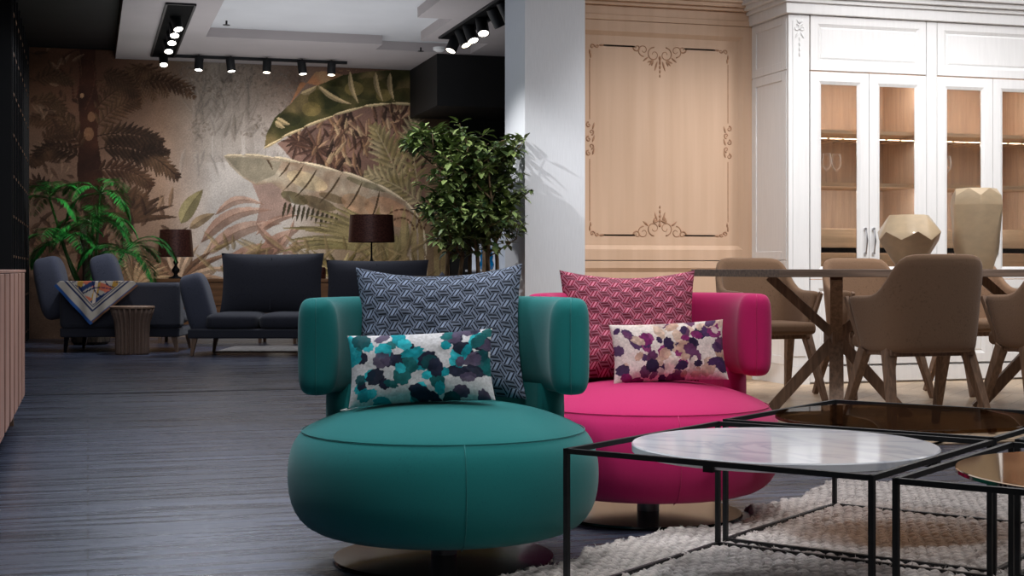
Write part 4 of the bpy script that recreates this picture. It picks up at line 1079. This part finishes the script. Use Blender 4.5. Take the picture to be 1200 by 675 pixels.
# palm
t=thing('potted_palm','bright green palm with drooping feathery fronds behind the low sofa','palm',(.03,16.2,0))
r=random.Random(11)
MB().lathe([(.17,0),(.20,.03),(.24,.40),(.25,.44),(.23,.44),(.22,.38),(.01,.38)],40).build('planter',M['dark_bark'],t,smooth='auto')
MB().cyl((0,0,0),.215,.37,.39,32).build('soil',M['soil'],t)
b=MB()
for k in range(3): a=2.1*k; b.tube([(.05*math.cos(a),.05*math.sin(a),.38),(.09*math.cos(a),.09*math.sin(a),.8),(.16*math.cos(a),.12*math.sin(a),1.05+.12*k)],[.045,.04,.03],10)
b.build('trunk',M['dark_bark'],t,smooth=True)
V=[];F=[]; st=MB()
for (cx,cz,n_,len_) in ((-.30,1.10,12,.62),(.02,1.30,13,.66),(.34,.98,14,.68),(.10,1.62,9,.50),(-.42,1.55,9,.50)):
    ctr=Vector((cx,r.uniform(-.15,.15),cz))
    st.tube([(0,0,.4),(cx*.6,ctr.y*.6,(cz+.4)/2),tuple(ctr)],[.022,.016,.012],8)
    for k in range(n_):
        a=2*PI*k/n_+r.uniform(-.3,.3); el=r.uniform(.0,1.1); L_=len_*r.uniform(.7,1.05); p=ctr.copy(); d=Vector((math.cos(a)*math.cos(el),math.sin(a)*math.cos(el)*.8,math.sin(el)))
        pts=[p.copy()]; dirs=[d.copy()]; S=20
        for i in range(S): p=p+d*(L_/S); d=(d+Vector((0,0,-.075-.006*i))).normalized(); pts.append(p.copy()); dirs.append(d.copy())
        st.tube([tuple(q) for q in pts],[.005*(1-.7*i/S) for i in range(S+1)],5)
        for i in range(2,S+1):
            side=dirs[i].cross(Vector((0,0,1))).normalized(); l=.19*math.sin(PI*(.12+.8*i/S))
            for q in (0,.5):
                pp=pts[i]-dirs[i]*(L_/S)*q
                for s_ in (-1,1): blade(V,F,pp,(dirs[i]*.6+side*s_*1.0+Vector((0,0,r.uniform(-.15,.15)))),l,.011,droop=.09)
V=[Vector((max(v.x,-.63),min(v.y,1.3),v.z)) for v in V]; st.v=[(max(v[0],-.63),v[1],v[2]) for v in st.v]
st.build('stems',M['drac_leaf'],t,smooth=True); foliage('fronds',V,F,M['palm_leaf'],t)
# ficus like tree
t=thing('potted_tree','leafy green indoor tree in wooden planter beside the white column','tree',(2.37,9.10,0))
PB=MB().box(-.34,.22,-.22,.22,.0,.72).build('planter',M['console_wood'],t,bevel=.01)
MB().box(-.36,.24,-.24,.24,.72,.755).build('planter_rim',M['console_wood'],t,bevel=.008)
MB().box(-.32,.20,-.20,.20,.755,.76).build('soil',M['soil'],t)
r=random.Random(5); V=[];F=[]; br=MB()
def branch(p,d,L_,rad,lev):
    S=6; pts=[p.copy()]
    for i in range(S):
        d=(d+Vector((r.uniform(-.16,.16),r.uniform(-.16,.16),r.uniform(-.02,.10)))).normalized()
        hw=.13+.20*min(1,max(0,(p.z-.75)/.55))
        if p.x>.06+hw: d.x=-abs(d.x)*.5
        if p.x<.04-hw: d.x=abs(d.x)*.5
        if p.z>1.68+.08*math.sin(p.x*23+p.y*17)+.26*math.exp(-((p.x-.02)/.12)**2): d.z=min(d.z,.02)
        p=p+d*(L_/S); pts.append(p.copy())
    br.tube([tuple(q) for q in pts],[rad*(1-.55*i/S) for i in range(S+1)],6)
    if lev<2:
        for k in range(8 if lev==0 else 5):
            i=r.randint(1,S); a=r.uniform(0,2*PI); e=r.uniform(.0,.8)
            branch(pts[i].copy(),(d*.3+Vector((math.cos(a)*math.cos(e),math.sin(a)*math.cos(e),math.sin(e)*.7))).normalized(),L_*r.uniform(.35,.52),rad*.5,lev+1)
    if lev>=1:
        for i in range(1,S+1):
            if pts[i].z<1.02 and r.random()<.5: continue
            for k in range(3):
                a=r.uniform(0,2*PI); e=r.uniform(-.6,.8); dd=Vector((math.cos(a)*math.cos(e),math.sin(a)*math.cos(e),math.sin(e)))
                blade(V,F,pts[i]+dd*.012,dd,r.uniform(.06,.10),r.uniform(.030,.046),droop=.12)
for k,(x,y) in enumerate(((-.06,0),(.02,.06),(.12,-.04),(.2,.03),(-.14,.04),(.05,-.05))):
    branch(Vector((x,y,.755)),Vector((r.uniform(-.15,.15),r.uniform(-.15,.15),1)).normalized(),r.uniform(.55,.85),.014,0)
V=[Vector((min(v.x,.40),v.y,v.z)) for v in V]
br.build('branches',M['bark'],t,smooth=True); foliage('leaves',V,F,M['tree_leaf'],t)
# dracaena
t=thing('dracaena','slim dracaena with upright strap leaves between tree and column','plant',(2.68,9.86,0))
MB().lathe([(.09,0),(.11,.02),(.13,.30),(.12,.30),(.01,.28)],32).build('pot',M['walnut'],t,smooth='auto')
MB().tube([(0,0,.28),(.004,0,.8),(0,0,1.10)],[.02,.019,.016],10).build('stem',M['bark'],t,smooth=True)
V=[];F=[]
for k in range(26):
    a=k*2.4; e=r.uniform(.6,1.35); blade(V,F,Vector((0,0,1.02+.004*k)),Vector((math.cos(a)*math.cos(e),math.sin(a)*math.cos(e),math.sin(e))),r.uniform(.18,.30),.028,droop=.10)
foliage('leaves',V,F,M['drac_leaf'],t)
# pale display beyond the tree with blue bottle
t=thing('display_counter','pale grey display counter beyond the indoor tree','counter',(3.32,12.4,0),SR)
MB().box(-.1,.7,.35,.42,0,1.2).build('back_board',M['column_paint'],t,bevel=.004)
MB().box(-.1,.7,0,.35,0,.78).build('counter_body',M['column_paint'],t,bevel=.004)
MB().box(-.12,.72,-.02,.35,.78,.80).build('counter_top',M['white_paint'],t,bevel=.003)
o=MB().lathe([(.05,0),(.062,.01),(.068,.05),(.055,.085),(.062,.12),(.050,.155),(.055,.18),(.03,.20),(.028,.26),(.034,.265)],28).build('blue_bottle',M['blue_glass'],smooth=True); o.location=(3.42,12.50,.80); tag(o,'bright blue ribbed glass bottle on counter beyond the tree','bottle')
o=MB().lathe([(.05,0),(.10,.03),(.12,.07),(.11,.08),(.01,.03)],28).build('blue_bowl',M['blue_glass'],smooth=True); o.location=(3.70,12.45,.80); tag(o,'low blue glass bowl right of the ribbed bottle','bowl')

# ------------------------------------------------------------------ lights
def area(name,loc,size,power,color=(1,1,1),target=None,sy=None,spread=PI):
    l=bpy.data.lights.new(name,'AREA'); l.energy=power; l.color=color; l.size=size; l.spread=spread
    if sy: l.shape='RECTANGLE'; l.size_y=sy
    o=bpy.data.objects.new(name,l); COL.objects.link(o); o.location=loc
    if target is not None: o.rotation_euler=(Vector(target)-Vector(loc)).to_track_quat('-Z','Y').to_euler()
    return o
def spot(name,loc,target,power,angle,color=(1,.95,.88),blend=.6,r=.05):
    l=bpy.data.lights.new(name,'SPOT'); l.energy=power; l.color=color; l.spot_size=math.radians(angle); l.spot_blend=blend; l.shadow_soft_size=r
    o=bpy.data.objects.new(name,l); COL.objects.link(o); o.location=loc
    o.rotation_euler=(Vector(target)-Vector(loc)).to_track_quat('-Z','Y').to_euler(); return o
CW=(1,.985,.985); COOL=(.86,.91,1)
def zone(name,x0,x1,y0,y1,p,c,z=3.2): return area(name,((x0+x1)/2,(y0+y1)/2,z),x1-x0,p,c,sy=y1-y0)
zone('ambient_front',-1,3.5,1.5,5.5,46,CW)
zone('ambient_left',-2.5,2.2,5,11,80,COOL)
zone('ambient_dining',3.4,7.5,4.5,8.5,110,CW)
zone('ambient_lounge',-.4,3.4,11.5,16.5,34,COOL,3.0)
o=area('cove_up',(2.0,14.2,2.2),3.2,32,(.95,.97,1),(2.0,14.2,4),sy=3); 
o=area('cove_up',(2.0,16.6,2.3),3.2,7,(.95,.97,1),(2.0,16.6,4),sy=1)
spot('floor_sheen',(.6,8.3,3.2),(.55,6.0,0),240,52,(.82,.88,1),1,.15)
spot('floor_near',(-.3,4.5,3.2),(.1,4.3,0),90,60,(.82,.88,1),1,.15)
spot('spot_vases',(3.9,5.2,3.1),(4.3,6.7,.9),110,30,CW,.8,.06)
spot('spot_sideboard',(.9,7.6,3.1),(-.33,7.3,.4),60,40,CW,.8,.06)
area('camera_side_fill',(.2,-1.5,2.2),2.5,8,CW,(1.6,5,.5),sy=1.5)
spot('spot_teal',(.5,2.9,3.2),(.95,3.95,.5),95,40,CW,.7,.08)
spot('spot_teal_back',(.5,4.8,3.2),(.95,3.95,.5),95,40,COOL,.7,.1)
spot('spot_pink',(1.5,3.0,3.2),(1.76,4.4,.5),85,38,CW,.7,.08)
spot('spot_pink_back',(2.3,5.3,3.2),(1.76,4.4,.5),95,38,CW,.7,.1)
spot('spot_marble',(2.0,1.9,3.2),(1.9,3.4,0),125,56,CW,.8,.12)
spot('spot_panel',(3.7,7.6,3.2),(3.93,9.65,.9),110,60,CW,.9,.1)
spot('spot_cabinet',(5.2,7.0,3.2),(5.3,9.06,1.3),150,75,CW,.9,.1)
spot('spot_cabinet_side',(3.7,8.0,3.2),(4.7,9.3,1.2),30,60,CW,.9,.1)
spot('spot_cabinet_right',(6.4,7.0,3.2),(6.4,9.06,1.2),100,75,CW,.9,.1)
spot('spot_column',(2.9,7.0,3.2),(3.0,9.2,.7),95,45,(.95,.97,1),.9,.1)
spot('spot_tree',(.6,8.3,3.2),(2.4,9.15,1.35),300,34,CW,.6,.03)
spot('spot_tree_side',(.2,9.9,3.2),(2.5,9.3,1.2),170,34,CW,.6,.02)
for i,(x,tx,tz,p) in enumerate(((1.22,1.1,1.2,60),(1.58,1.7,1.9,60),(2.0,2.3,1.3,60),(2.40,2.9,1.9,60),(2.75,3.4,1.4,60))):
    spot('spot_mural',(x,15.6,3.15),(tx,17.6,tz),p*1.25,75,(1,.97,.93),.9,.04)
spot('spot_mural_left',(.4,14.9,3.15),(-.1,17.6,1.5),110,70,(1,.95,.88),.9,.04)
spot('spot_palm',(.5,14.9,3.15),(.05,16.2,1.0),130,40,CW,.7,.04)
spot('spot_lounge',(.9,13.6,3.1),(.3,14.8,.5),130,50,COOL,.7,.05)
spot('spot_sofa',(2.0,15.0,3.2),(1.7,14.1,.6),130,60,COOL,.7,.06)
spot('spot_counter',(3.0,11.2,3.1),(3.6,12.9,.9),120,30,COOL,.7,.06)
for x in (5.26,6.26):
    for z,tz,p in ((2.15,1.3,7),(1.72,1.0,3),(1.36,.8,5)):
        area('cabinet_glow',(x,CY+.035,z),.8,p,(1,.93,.86),(x,9.45,tz),sy=.03)
w=bpy.data.worlds.new('world'); bpy.context.scene.world=w; w.use_nodes=True; w.node_tree.nodes['Background'].inputs[0].default_value=(.05,.055,.06,1); w.node_tree.nodes['Background'].inputs[1].default_value=1
sc=bpy.context.scene
sc.view_settings.view_transform='Standard'; sc.view_settings.look='None'; sc.view_settings.exposure=0.0
sc.cycles.max_bounces=8; sc.cycles.diffuse_bounces=4; sc.cycles.glossy_bounces=4; sc.cycles.transparent_max_bounces=12; sc.cycles.transmission_bounces=6
sc.cycles.use_denoising=True; sc.cycles.sample_clamp_indirect=4
